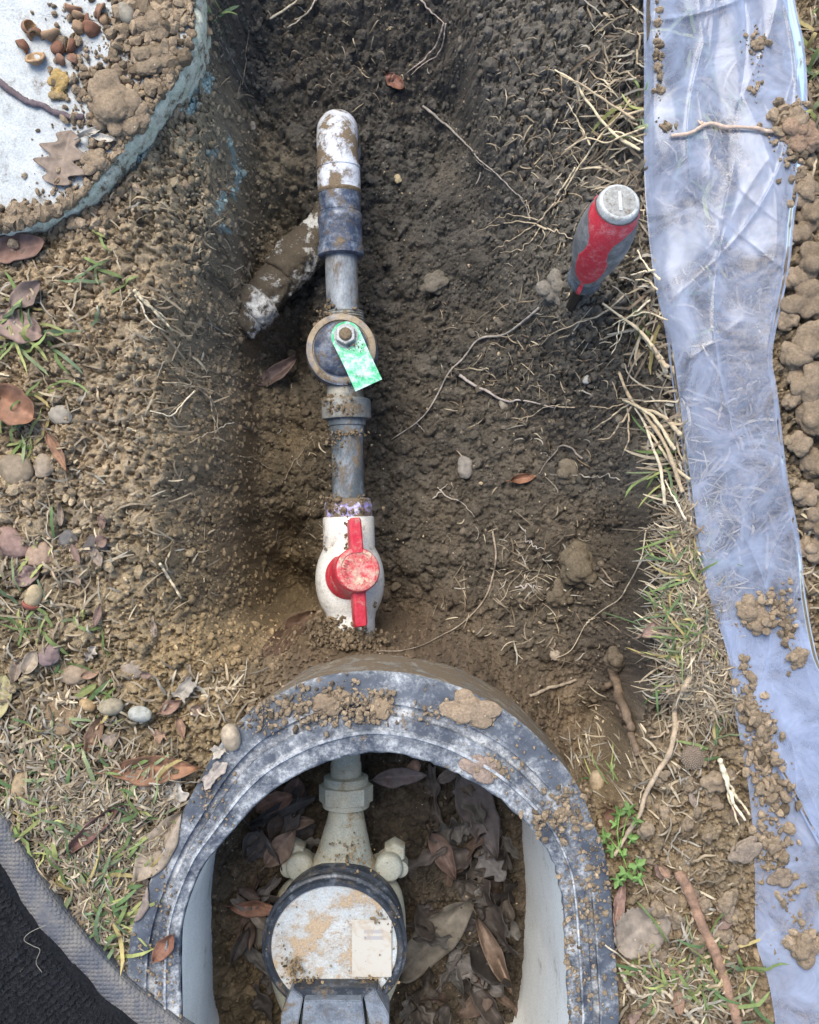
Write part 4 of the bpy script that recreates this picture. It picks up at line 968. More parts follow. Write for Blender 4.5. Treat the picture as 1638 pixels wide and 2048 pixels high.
F = gridfaces(nr, 300); F.append(list(range(len(V)-300, len(V))))
M_FLEECE = mat_plain('black_fleece', (0.010, 0.011, 0.013), 1.0, 0, 0.1, 0.5, 600, 1.0)
fle = mk('fleece', np.array(V), F, M_FLEECE, mat_o)
# curly pile
r_ = np.random.default_rng(310); parts = []
TT = np.linspace(0, 1, 5)
qs = []
cands = np.array(V)[300*6:]
cands = cands[(np.abs(cands[:, 0]) < 0.34) & (cands[:, 1] > -0.42)]
pick = cands[r_.integers(0, len(cands), 9000)]+np.c_[r_.normal(0, 0.0006, (9000, 2)), np.zeros(9000)]
a_ = r_.random(9000)*2*math.pi; rr2 = 0.0008+0.0012*r_.random(9000); wv = 0.00022
vs = []; fs = []
for k in range(5):
    th = a_+k*1.1
    cx_ = pick[:, 0]+rr2*np.cos(th); cy_ = pick[:, 1]+rr2*np.sin(th); cz_ = pick[:, 2]+0.0002+0.0016*np.sin(math.pi*k/4)
    for s in (-1, 1): vs.append(np.stack([cx_+s*wv*np.cos(th), cy_+s*wv*np.sin(th), cz_+s*0.0001], 1))
vs = np.stack(vs, 1).reshape(-1, 3); base = np.arange(9000)[:, None]*10
fs = np.concatenate([base+np.array([[2*k, 2*k+1, 2*k+3, 2*k+2]]) for k in range(4)])
mk('pile', vs, fs, mat_plain('black_pile', (0.016, 0.017, 0.020), 0.9, 0, 0.2, 0.3), mat_o, kind='stuff')
# pale thread lying on the fleece
thr = resample([(92, 1850), (60, 1865), (48, 1880), (66, 1892), (80, 1900), (72, 1925), (84, 1945)], 40)
tw = np.array([P(a, b_, ZK+0.0085) for a, b_ in thr]); v, f = tube(tw, 0.00022, 6)
o = mk('thread', v, f, mat_plain('pale_thread', (0.22, 0.21, 0.17), 0.8), loc=tw[0]); tag(o, 'thin pale curly thread lying on the black mat', 'thread')
#PART2
# ------------------------------------------------------------------ what lies on top: surfaces to rest on
SHP = np.array([P(a, b_, 0.01)[:2] for a, b_ in list(resample(top_l, 60))+list(resample(top_r, 60)[::-1])])
LHP = np.array([P(a, b_, 0.01)[:2] for a, b_ in list(resample(low_l, 40))+list(resample(low_r, 40)[::-1])])
ONS = in_poly(XX, YY, SHP) | in_poly(XX, YY, LHP)
_rimz = in_poly(XX, YY, OUT2) & ~in_poly(XX, YY, IN2); _lidz = in_poly(XX, YY, lw)
SURF = Z.copy(); SURF[_rimz] = np.maximum(SURF[_rimz], ZR+0.0006); SURF[_lidz] = np.maximum(SURF[_lidz], ZL+0.0014)
def _raster(V, n1, n2):
    g3 = V.reshape(n1, n2, 3); f1 = np.linspace(0, n1-1, n1*3); f2 = np.linspace(0, n2-1, n2*3)
    i = np.minimum(f1.astype(int), n1-2); u = (f1-i)[:, None, None]; q = g3[i]*(1-u)+g3[i+1]*u
    j = np.minimum(f2.astype(int), n2-2); w = (f2-j)[None, :, None]; q = (q[:, j]*(1-w)+q[:, j+1]*w).reshape(-1, 3)
    ci = np.rint(np.interp(q[:, 0], gx, np.arange(len(gx)))).astype(int); cj = np.rint(np.interp(q[:, 1], gy, np.arange(len(gy)))).astype(int)
    np.maximum.at(SURF, (cj, ci), q[:, 2])
_raster(TOPV, 720, 150); _raster(LOWV, 400, 120)
def _idx(x, y):
    i = np.clip(np.rint(np.interp(x, gx, np.arange(len(gx)))).astype(int), 0, len(gx)-1); j = np.clip(np.rint(np.interp(y, gy, np.arange(len(gy)))).astype(int), 0, len(gy)-1); return j, i
def on_sheet(x, y): return ONS[_idx(x, y)]
def in_boxes(x, y): j, i = _idx(x, y); return _rimz[j, i] | _lidz[j, i]
def surf(x, y): return SURF[_idx(np.atleast_1d(np.asarray(x, float)), np.atleast_1d(np.asarray(y, float)))]
def SV(px, py):
    """points on whatever surface shows at photo pixels"""
    px = np.atleast_1d(np.asarray(px, float)); py = np.atleast_1d(np.asarray(py, float))
    z = np.full(px.shape, 0.045); done = np.zeros(px.shape, bool)
    for s_ in range(180):
        k = (HC-z)/FP; done |= z <= surf((px-819)*k, -(py-1024)*k)
        z = np.where(done, z, z-0.002)
        if done.all(): break
    k = (HC-z)/FP; x, y = (px-819)*k, -(py-1024)*k
    return np.stack([x, y, surf(x, y)], 1)
def S(px, py): return SV(px, py)[0]

# ------------------------------------------------------------------ grass and straw
def blade_mesh(x, y, ang, L, W, lift, arch, bend, col, nseg=5, flat_tip=False, zcap=None, stiff=0.85):
    n = len(x); ts = np.linspace(0, 1, nseg+1)
    vs = []; a = ang.copy(); cx, cy = x.copy(), y.copy(); zprev = None; C4 = []
    for k, t in enumerate(ts):
        if k: 
            a = a+bend/nseg; cx = cx+np.cos(a)*L/nseg; cy = cy+np.sin(a)*L/nseg
        zg = gz(cx, cy)+0.0007
        z = zg if zprev is None else np.maximum(zg, zprev-stiff*L/nseg)
        zprev = z
        zz = z+lift*(0.3+0.7*t)+arch*np.sin(math.pi*t)
        if zcap is not None: zz = np.minimum(zz, zcap)
        w = W*(0.65+0.6*math.sin(math.pi*min(1, t*0.8+0.15)))*(1 if t < 0.99 else (0.6 if flat_tip else 0.12))*0.5
        nx_, ny_ = -np.sin(a), np.cos(a); tl2 = np.sin(ang*7.3)*0.45
        for sgn in (-1, 1):
            vs.append(np.stack([cx+sgn*nx_*w, cy+sgn*ny_*w, zz+sgn*w*tl2], 1)); C4.append(col*(0.85+0.3*t))
    V = np.stack(vs, 1).reshape(-1, 3); Cc = np.stack(C4, 1).reshape(-1, 3)
    base = np.arange(n)[:, None]*(2*(nseg+1))
    F = np.concatenate([base+np.array([[2*k, 2*k+1, 2*k+3, 2*k+2]]) for k in range(nseg)])
    return V, F, Cc
STRAW = np.array([(0.36, 0.29, 0.19), (0.28, 0.235, 0.165), (0.46, 0.39, 0.27), (0.21, 0.175, 0.125), (0.31, 0.285, 0.23), (0.17, 0.125, 0.08), (0.24, 0.19, 0.13)])
GREEN = np.array([(0.13, 0.185, 0.06), (0.18, 0.235, 0.08), (0.09, 0.15, 0.055), (0.29, 0.31, 0.11), (0.20, 0.24, 0.12), (0.33, 0.27, 0.11), (0.12, 0.17, 0.09)])
def patch(specs, pal, nseg=5, seed=0, flat_tip=False):
    r_ = np.random.default_rng(seed); X = []; Y = []; A = []; LL = []; WW = []; LI = []; AR = []; BE = []; CO = []
    for (cx, cy, sx, sy, n, amean, aspread, l0, l1, w0, w1, lift) in specs:
        px = cx+sx*(r_.random(n)*2-1)*np.sqrt(r_.random(n)); py = cy+sy*(r_.random(n)*2-1)*np.sqrt(r_.random(n))
        g = GZ(px, py)
        X.append(g[:, 0]); Y.append(g[:, 1]); A.append(R(amean)+r_.normal(0, R(aspread), n)); LL.append((l0+(l1-l0)*r_.random(n)**1.4)*3.73e-4)
        WW.append((w0+(w1-w0)*r_.random(n))*3.73e-4); LI.append(lift*r_.random(n)); AR.append(0.004*r_.random(n)); BE.append(r_.normal(0, 0.75, n))
        CO.append(pal[r_.integers(0, len(pal), n)]*(0.75+0.5*r_.random(n))[:, None])
    X, Y, A, LL, WW, LI, AR, BE = [np.concatenate(q) for q in (X, Y, A, LL, WW, LI, AR, BE)]; CO = np.concatenate(CO)
    # nothing grows through the boxes
    bad = in_poly(X, Y, OUT2) | in_poly(X, Y, lw)
    k = ~bad
    under = on_sheet(X, Y); zc = np.where(under, 0.0075, 0.2)
    return blade_mesh(X[k], Y[k], A[k], LL[k], WW[k], LI[k], AR[k], BE[k], CO[k], nseg, flat_tip, zc[k])
dry = [ (-330, 1050, 330, 900, 2600, 60, 90, 16, 90, 1.6, 5, 0.010), (2000, 900, 330, 1200, 2600, 60, 90, 16, 90, 1.6, 5, 0.010), (250, 2500, 700, 380, 1200, 60, 90, 16, 90, 1.6, 5, 0.010), (1450, 2450, 330, 380, 1200, 60, 90, 16, 90, 1.6, 5, 0.010), (1250, -300, 300, 250, 900, 60, 90, 16, 90, 1.6, 5, 0.010),
 # cx, cy, half x, half y, count, mean angle, spread, length px lo hi, width px lo hi, lift
 (100, 620, 190, 150, 80, 0, 90, 14, 75, 1.6, 4, 0.005), (110, 900, 190, 200, 120, 20, 90, 12, 60, 1.5, 4, 0.004), (110, 1200, 190, 200, 200, 70, 90, 12, 75, 1.5, 4.5, 0.004), (130, 1430, 200, 120, 240, 40, 90, 12, 65, 1.5, 4.5, 0.005),
 (190, 1640, 190, 150, 2000, 60, 85, 16, 75, 1.2, 4, 0.010), (200, 1820, 130, 160, 1200, 70, 80, 16, 85, 1.4, 4, 0.012), (60, 1560, 100, 120, 400, 60, 80, 20, 85, 1.8, 5, 0.008), (250, 1950, 60, 80, 200, 60, 80, 20, 70, 2, 5, 0.010),
 (300, 600, 80, 80, 40, -50, 50, 16, 70, 1.6, 4, 0.004), (340, 800, 100, 140, 50, 20, 90, 12, 50, 1.2, 3.5, 0.002), (330, 1100, 110, 180, 50, 40, 90, 12, 45, 1.2, 3.5, 0.002), (430, 1380, 120, 60, 90, 20, 90, 12, 55, 1.6, 4.5, 0.003),
 (1230, 160, 100, 180, 150, 200, 90, 12, 70, 1.2, 4, 0.006), (1245, 380, 60, 150, 90, 190, 90, 14, 80, 1.2, 4, 0.007), (1300, 620, 45, 120, 70, 200, 75, 16, 90, 1.4, 5, 0.010), (1345, 860, 45, 130, 90, 195, 75, 16, 95, 1.4, 5, 0.012),
 (1385, 1080, 75, 130, 800, 190, 100, 10, 75, 1.0, 3.2, 0.010), (1395, 1260, 90, 130, 1600, 185, 100, 10, 80, 1.0, 3.2, 0.011), (1400, 1390, 80, 60, 500, 200, 90, 14, 80, 1.0, 3.4, 0.010),
 (1340, 1560, 100, 120, 110, 70, 90, 12, 60, 1.5, 4, 0.004), (1370, 1760, 130, 150, 110, 60, 90, 12, 60, 1.5, 4, 0.004), (1360, 1970, 150, 100, 320, 60, 90, 16, 80, 1.6, 4.5, 0.008),
 (1110, 300, 160, 260, 200, 30, 90, 6, 45, 1.0, 2.6, 0.001), (1050, 750, 220, 250, 190, 30, 90, 6, 45, 1.0, 2.6, 0.001), (1060, 1180, 200, 160, 190, 30, 90, 8, 55, 1.0, 3, 0.001), (700, 120, 220, 120, 60, 60, 90, 6, 40, 1.0, 2.6, 0.001), (600, 1000, 110, 300, 60, 30, 90, 6, 35, 1.0, 2.6, 0.001), (440, 500, 60, 450, 110, 80, 60, 8, 45, 1.0, 3, 0.001),
 (1450, 400, 160, 420, 260, 90, 90, 20, 110, 2, 5, 0.003), (1470, 900, 120, 300, 200, 90, 90, 20, 110, 2, 5, 0.003), (1620, 250, 20, 300, 60, 90, 90, 20, 90, 2, 5, 0.006), (1180, 1480, 90, 100, 90, 60, 90, 10, 50, 1.2, 3.5, 0.003), (1600, 1150, 40, 160, 60, 90, 90, 20, 70, 2, 5, 0.004),
 (850, 1850, 260, 250, 120, 40, 90, 20, 100, 1.5, 3.5, 0.003), (470, 1750, 90, 200, 90, 80, 50, 20, 120, 1.5, 3.5, 0.005), (200, 420, 160, 40, 60, 20, 90, 12, 50, 1.2, 3.5, 0.003),
]
v, f, c = patch(dry, STRAW, 5, 500, True)
o = mk('dry_grass', v, f, M_GRASS, col=c, kind='stuff'); tag(o, 'dry straw coloured grass and litter strewn over the banks', 'grass')
grn = [
 (-330, 1050, 330, 900, 500, 60, 90, 30, 120, 3, 7, 0.014), (2000, 900, 330, 1200, 500, 60, 90, 30, 120, 3, 7, 0.014), (250, 2500, 700, 380, 250, 60, 90, 30, 120, 3, 7, 0.014), (1450, 2450, 330, 380, 250, 60, 90, 30, 120, 3, 7, 0.014), (1250, -300, 300, 250, 160, 60, 90, 30, 120, 3, 7, 0.014),
 (50, 690, 70, 120, 25, 40, 70, 40, 130, 3.2, 7.6499999999999995, 0.012), (30, 900, 50, 120, 16, 70, 50, 40, 120, 3.2, 7.6499999999999995, 0.010), (60, 1200, 70, 150, 19, 100, 50, 30, 110, 2.4000000000000004, 6.8, 0.008), (200, 540, 80, 80, 9, -70, 60, 30, 90, 3.2, 6.8, 0.006), (190, 1390, 60, 30, 7, 10, 50, 30, 90, 3.2, 9.35, 0.006), (130, 1320, 120, 100, 12, 90, 70, 25, 80, 2.4000000000000004, 5.95, 0.006),
 (170, 1640, 180, 140, 112, 60, 70, 30, 120, 2.4000000000000004, 6.8, 0.014), (200, 1830, 120, 150, 97, 75, 55, 40, 140, 2.4000000000000004, 7.6499999999999995, 0.018), (60, 1570, 80, 100, 30, 50, 80, 30, 100, 2.4000000000000004, 6.8, 0.012),
 (1390, 1120, 65, 110, 46, 185, 70, 30, 110, 1.6, 4.2, 0.018), (1370, 1260, 80, 110, 73, 180, 70, 30, 110, 1.6, 4.2, 0.020), (1270, 250, 40, 120, 10, 200, 70, 40, 120, 2.4000000000000004, 5.95, 0.010), (1300, 640, 30, 80, 6, 190, 50, 40, 110, 3.2, 6.8, 0.010), (1330, 950, 40, 100, 12, 200, 50, 40, 110, 2.4000000000000004, 5.1, 0.010),
 (1370, 1960, 140, 100, 67, 60, 90, 30, 120, 2.4000000000000004, 6.8, 0.014), (1420, 1480, 60, 60, 10, 120, 70, 30, 90, 2.4000000000000004, 5.95, 0.010), (1210, 1560, 30, 50, 7, 70, 50, 30, 80, 1.6, 4.25, 0.010), (1620, 150, 20, 150, 18, 100, 70, 30, 110, 3.2, 7.6499999999999995, 0.012), (1400, 200, 80, 200, 22, 90, 100, 40, 140, 3.2, 7.6499999999999995, 0.004), (1440, 480, 80, 200, 15, 90, 100, 40, 140, 3.2, 7.6499999999999995, 0.004), (440, 30, 15, 60, 6, 100, 50, 30, 70, 3.2, 5.95, 0.006), (100, 1480, 150, 60, 22, 60, 70, 30, 90, 2.4000000000000004, 5.95, 0.008),
]
v, f, c = patch(grn, GREEN, 6, 510)
o = mk('grass', v, f, M_GRASS, col=c, kind='stuff'); tag(o, 'short green grass blades growing among the straw', 'grass')

# ------------------------------------------------------------------ loose crumbs of soil
_var = []
for k in range(10):
    V0, F0 = ico(2 if k < 5 else 1); r_ = np.random.default_rng(600+k)
    _var.append((V0*(1+0.62*fbm3(V0+k*9.7, 1.3, 3, 620+k, 0.7)[:, None])*r_.uniform(0.6, 1.25, 3), F0))
def crumbs(X, Y, Zb, Rr, Cc, seed=1, fine=False):
    r_ = np.random.default_rng(seed); n = len(X); vs = []; fs = []; cs = []; off = 0
    pick = r_.integers(5 if fine else 0, 10 if fine else 5, n)
    for k in range(10):
        m = np.nonzero(pick == k)[0]
        if not len(m): continue
        V0, F0 = _var[k]; a = r_.random(len(m))*2*math.pi; b_ = r_.random(len(m))*2*math.pi
        ca, sa, cb, sb_ = np.cos(a), np.sin(a), np.cos(b_), np.sin(b_)
        x, y, z = V0[:, 0], V0[:, 1], V0[:, 2]
        x1 = x[None]*ca[:, None]-y[None]*sa[:, None]; y1 = x[None]*sa[:, None]+y[None]*ca[:, None]; z1 = np.broadcast_to(z[None], x1.shape)
        y2 = y1*cb[:, None]-z1*sb_[:, None]; z2 = y1*sb_[:, None]+z1*cb[:, None]
        r = Rr[m][:, None]
        W = np.stack([X[m][:, None]+x1*r, Y[m][:, None]+y2*r, Zb[m][:, None]+z2*r], 2)
        nv = len(V0); vs.append(W.reshape(-1, 3)); fs.append((F0[None]+(np.arange(len(m))*nv)[:, None, None]+off).reshape(-1, 3)); off += nv*len(m)
        cs.append(np.repeat(Cc[m], nv, 0))
    return np.vstack(vs), np.vstack(fs), np.vstack(cs)
r_ = np.random.default_rng(630)
n = 46000
px = r_.random(n)*1760-60; py = r_.random(n)*2160-60
g = GZ(px, py); X, Y = g[:, 0], g[:, 1]
bad = on_sheet(X, Y) | in_poly(X, Y, lw) | (in_poly(X, Y, OUT2) & ~in_poly(X, Y, IN2))
k = ~bad & (r_.random(n) < np.where(g[:, 2] < -0.10, 0.8, 0.42))
g = g[k]; rr = 0.00055*(3.6)**(r_.random(len(g))**2.6)
c = soil_col(g[:, 0], g[:, 1])*(1+0.20*r_.normal(0, 1, len(g)))[:, None]
pale = r_.random(len(g)) < 0.025; c[pale] = np.array([(0.36, 0.29, 0.19)])*(0.7+0.6*r_.random(pale.sum()))[:, None]
v, f, c = crumbs(g[:, 0], g[:, 1], g[:, 2]+rr*0.35, rr, np.clip(c, 0.02, 0.6), 1, True)
o = mk('loose_soil', v, f, M_CRUMB, col=c, kind='stuff', smooth=False); tag(o, 'fine loose crumbs of soil over the hole and banks', 'soil')
# lumps bedded in the walls of the hole
n = 3600
px = np.where(r_.random(n) < 0.62, 370+r_.random(n)*190, 880+r_.random(n)*380); py = -20+r_.random(n)*1360
g = GZ(px, py); X, Y = g[:, 0], g[:, 1]
slp = np.hypot(gz(X+0.005, Y)-gz(X-0.005, Y), gz(X, Y+0.005)-gz(X, Y-0.005))/0.010
g = g[(slp > 0.8) & ~in_boxes(X, Y)]; rr = 0.0012*(3.4)**(r_.random(len(g))**2.0)
c = soil_col(g[:, 0], g[:, 1])*(1.0+0.18*r_.normal(0, 1, len(g)))[:, None]
v, f, c = crumbs(g[:, 0], g[:, 1], g[:, 2]-rr*0.25, rr, np.clip(c, 0.02, 0.6), 3)
o = mk('wall_soil', v, f, M_CRUMB, col=c, kind='stuff', smooth=True); tag(o, 'crumbly lumps bedded in the steep walls of the hole', 'soil')
# bigger crumbs
n = 1500
px = r_.random(n)*1700-20; py = r_.random(n)*2100-20
g = GZ(px, py); X, Y = g[:, 0], g[:, 1]
bad = on_sheet(X, Y) | in_poly(X, Y, lw) | (in_poly(X, Y, OUT2) & ~in_poly(X, Y, IN2))
slp = np.abs(gz(X+0.006, Y)-gz(X-0.006, Y))+np.abs(gz(X, Y+0.006)-gz(X, Y-0.006))
g = g[~bad & (slp < 0.02)]; rr = 0.0018*(3.0)**(r_.random(len(g))**2.2)
c = soil_col(g[:, 0], g[:, 1])*(1.05+0.2*r_.normal(0, 1, len(g)))[:, None]
v, f, c = crumbs(g[:, 0], g[:, 1], g[:, 2]+rr*0.3, rr, np.clip(c, 0.02, 0.6), 2)
o = mk('soil_crumbs', v, f, M_CRUMB, col=c, kind='stuff', smooth=False); tag(o, 'pea sized lumps of loose soil across the dug hole', 'soil')

# soil spilled on the lid, the rim, the fittings and the sheet
def spill(name, label, spots, seed, pal=(0.235, 0.18, 0.12), fine=False, zfix=None):
    """spots: (px, py, spread x, spread y, count, r lo, r hi in px)"""
    r_ = np.random.default_rng(seed); X = []; Y = []; Zz = []; Rr = []
    for (cx, cy, sx, sy, n, r0, r1) in spots:
        n = int(n*2.2)
        p = SV(cx+r_.normal(0, sx, n), cy+r_.normal(0, sy, n)); r = (r0*0.6+(r1-r0*0.6)*r_.random(n)**3.4)*3.73e-4
        X.append(p[:, 0]); Y.append(p[:, 1]); Zz.append(p[:, 2]+r*0.35); Rr.append(r)
    X, Y, Zz, Rr = map(np.concatenate, (X, Y, Zz, Rr)); c = np.array(pal)*(1+0.25*r_.normal(0, 1, len(X)))[:, None]
    v, f, c = crumbs(X, Y, Zz, Rr, np.clip(c, 0.02, 0.6), seed, fine)
    o = mk(name, v, f, M_CRUMB, col=c, kind='stuff', smooth=False); tag(o, label, 'soil'); return o
spill('soil_spill', 'brown soil crumbs spilled over the chalky lid', [(300, 110, 45, 70, 260, 4, 16), (250, 60, 70, 40, 160, 3, 12), (330, 30, 35, 30, 130, 4, 18), (180, 180, 40, 40, 90, 3, 12), (230, 300, 60, 40, 120, 3, 10), (160, 350, 60, 40, 60, 2, 8), (90, 440, 70, 16, 220, 3, 16), (20, 455, 40, 14, 120, 3, 16), (185, 410, 40, 25, 150, 3, 12), (280, 200, 45, 45, 140, 3, 12)], 641)
spill('soil_spill', 'brown crumbs scattered along the ridged meter box rim', [(600, 1415, 45, 22, 150, 2, 8), (690, 1405, 30, 20, 120, 2, 8), (740, 1425, 25, 12, 60, 2, 8), (760, 1400, 18, 12, 40, 2, 9), (520, 1440, 25, 20, 50, 2, 6), (860, 1425, 15, 10, 20, 2, 8), (985, 1535, 30, 15, 40, 2, 8), (1120, 1640, 35, 18, 110, 2, 9), (1150, 1600, 25, 20, 60, 2, 9), (1190, 1750, 20, 70, 90, 2, 6), (1140, 1850, 20, 90, 90, 2, 6), (1180, 1950, 30, 60, 60, 2, 6), (950, 1450, 100, 40, 50, 1.5, 4), (430, 1600, 40, 50, 70, 1.5, 5), (330, 1800, 20, 90, 60, 1.5, 5), (300, 1960, 30, 50, 60, 2, 6), (1090, 1560, 60, 60, 50, 1.5, 4)], 642)
spill('soil_spill', 'brown crumbs lying on the clear plastic sheet', [(1515, 1228, 22, 16, 60, 3, 12), (1560, 1215, 14, 22, 40, 3, 11), (1575, 1250, 10, 20, 26, 3, 9), (1595, 1315, 12, 12, 18, 3, 9), (1492, 1390, 8, 40, 70, 3, 11), (1520, 1480, 14, 40, 90, 3, 12), (1540, 1580, 20, 40, 110, 3, 13), (1545, 1690, 20, 20, 50, 3, 12), (1575, 1800, 12, 14, 14, 3, 9), (1600, 1880, 20, 20, 40, 3, 12), (1316, 110, 4, 40, 34, 3, 8), (1510, 90, 10, 20, 26, 3, 9), (1320, 185, 5, 8, 8, 3, 8), (1590, 255, 26, 24, 70, 3, 14), (1335, 255, 8, 6, 10, 3, 8), (1605, 330, 20, 30, 50, 3, 12), (1510, 170, 5, 20, 10, 2, 6)], 643)
def pile_on(name, label, spots, seed, pal=MUD):
    """crumbs caked on top of a fitting at given height: (px, py, z, spread, count)"""
    r_ = np.random.default_rng(seed); X = []; Y = []; Zz = []; Rr = []
    for (cx, cy, z, sx, sy, n, r0, r1) in spots:
        for i in range(n):
            p = P(cx+r_.normal(0, sx), cy+r_.normal(0, sy), z+0.002*r_.normal()); r = (r0+(r1-r0)*r_.random()**2)*4.2e-4
            X.append(p[0]); Y.append(p[1]); Zz.append(p[2]); Rr.append(r)
    X, Y, Zz, Rr = map(np.array, (X, Y, Zz, Rr)); c = np.array(pal)*(1.1+0.25*r_.normal(0, 1, len(X)))[:, None]
    v, f, c = crumbs(X, Y, Zz, Rr, np.clip(c, 0.02, 0.6), seed)
    o = mk(name, v, f, M_CRUMB, col=c, kind='stuff', smooth=False); tag(o, label, 'soil'); return o
pile_on('caked_soil', 'damp soil caked on the muddy pipe fittings', [
 (668, 632, -0.092, 14, 10, 70, 2, 6), (650, 650, -0.098, 8, 8, 30, 2, 6), (675, 815, -0.087, 12, 9, 60, 1.5, 5), (665, 800, -0.090, 12, 4, 30, 2, 6), (672, 875, -0.094, 12, 10, 50, 1.5, 4.5), (690, 868, -0.092, 22, 4, 60, 1.5, 4), (672, 930, -0.096, 8, 12, 30, 1.5, 4), (670, 1000, -0.086, 14, 7, 70, 1.5, 5), (690, 1022, -0.084, 28, 4, 70, 1.5, 5), (720, 1000, -0.088, 12, 5, 30, 1.5, 4),
 (482, 662, -0.165, 12, 10, 160, 1, 7), (474, 640, -0.155, 9, 12, 140, 1, 7), (470, 615, -0.145, 8, 12, 120, 1, 7), (540, 570, -0.158, 8, 8, 40, 1, 4), (592, 520, -0.162, 12, 14, 70, 1, 4), (622, 475, -0.166, 9, 16, 50, 1, 4),
 (693, 1060, -0.083, 2, 22, 34, 1.5, 4.5), (694, 1095, -0.082, 4, 8, 24, 1.5, 5), (705, 1210, -0.084, 5, 18, 50, 2, 6), (690, 1240, -0.086, 16, 8, 60, 2, 7), (650, 1255, -0.092, 22, 10, 70, 2, 8), (690, 1272, -0.083, 36, 8, 420, 1, 6), (700, 1285, -0.083, 40, 8, 380, 1, 7), (735, 1284, -0.089, 18, 8, 160, 1, 5), (655, 1262, -0.086, 22, 10, 220, 1, 6), (720, 765, -0.088, 16, 5, 22, 1.5, 4), (715, 692, -0.062, 10, 5, 26, 1, 3), (748, 1205, -0.087, 3, 6, 8, 1.5, 5), (648, 1085, -0.088, 2, 12, 10, 1.5, 4)], 651)
pile_on('meter_dirt', 'flecks of dirt and mud on the water meter', [(590, 1935, -0.098, 12, 14, 60, 1.5, 5), (605, 1962, -0.098, 18, 6, 40, 1.5, 5), (756, 1838, -0.098, 10, 7, 24, 1.2, 4), (692, 1690, -0.120, 22, 8, 34, 1.2, 4), (700, 1720, -0.118, 26, 6, 34, 1.2, 4), (740, 1965, -0.098, 26, 8, 40, 1.2, 4), (715, 1750, -0.114, 20, 5, 18, 1, 3.5), (670, 1880, -0.0995, 60, 50, 30, 0.8, 2), (560, 1880, -0.096, 10, 40, 20, 1, 3), (790, 1850, -0.096, 8, 30, 20, 1, 3)], 652, (0.20, 0.15, 0.09))

# ------------------------------------------------------------------ clods: single lumps
def clod(px, py, rpx, label, group=None, flat_=0.6, col=(0.235, 0.18, 0.122), seed=0, sub=5, sx=1.0, ang=0, z=None, name='soil_clod', rough=0.30, matr=None):
    V0, F0 = ico(sub); r_ = np.random.default_rng(700+seed)
    if name == 'stone':
        rad = 1+rough*fbm3(V0*1.0+seed*3.3, 1.2, 3, 710+seed)+0.05*fbm3(V0, 6, 3, 720+seed); bmp = 0*rad
    else:
        nl = 26; cen_ = r_.normal(0, 1, (nl, 3)); cen_ /= np.linalg.norm(cen_, axis=1, keepdims=True); cen_ *= r_.uniform(0.35, 0.85, (nl, 1)); sz = r_.uniform(0.22, 0.55, nl)
        Vd = V0+0.10*np.stack([fbm3(V0+k_, 3.2, 3, 740+seed+k_) for k_ in (0, 5, 9)], 1); Vd /= np.linalg.norm(Vd, axis=1, keepdims=True)
        dt = Vd@cen_.T; disc = sz**2-np.sum(cen_**2, 1)+dt**2
        hit = np.where((disc > 0) & (dt > 0), dt+np.sqrt(np.maximum(disc, 0)), 0.0); rad = np.maximum(hit.max(1), 0.62)
        bmp = rad-0.9
        rad = rad*(1+rough*0.5*fbm3(V0+seed*3.3, 1.6, 3, 710+seed))+0.09*fbm3(V0, 7, 4, 720+seed, 0.7)
    W = V0*rad[:, None]; W[:, 0] *= sx; W[:, 2] *= flat_
    a = R(ang); W = np.stack([W[:, 0]*math.cos(a)-W[:, 1]*math.sin(a), W[:, 0]*math.sin(a)+W[:, 1]*math.cos(a), W[:, 2]], 1)
    p = S(px, py) if z is None else P(px, py, z); r = rpx*(HC-p[2])/FP
    W = W*r; zb = p[2]+r*flat_*(0.05 if name == 'stone' else 0.35)
    p2 = P(px, py, zb)
    c = np.array(col)*(1+0.25*fbm3(V0, 3, 3, 730+seed)+0.35*np.clip(bmp, -0.3, 0.3))[:, None]
    o = mk(name, W+p2, F0, matr or M_CRUMB, col=np.clip(c, 0.02, 0.7), loc=[p2[0], p2[1], p2[2]-r*flat_]); tag(o, label, 'stone' if name == 'stone' else 'soil clod', group); return o
T = (0.235, 0.18, 0.122)
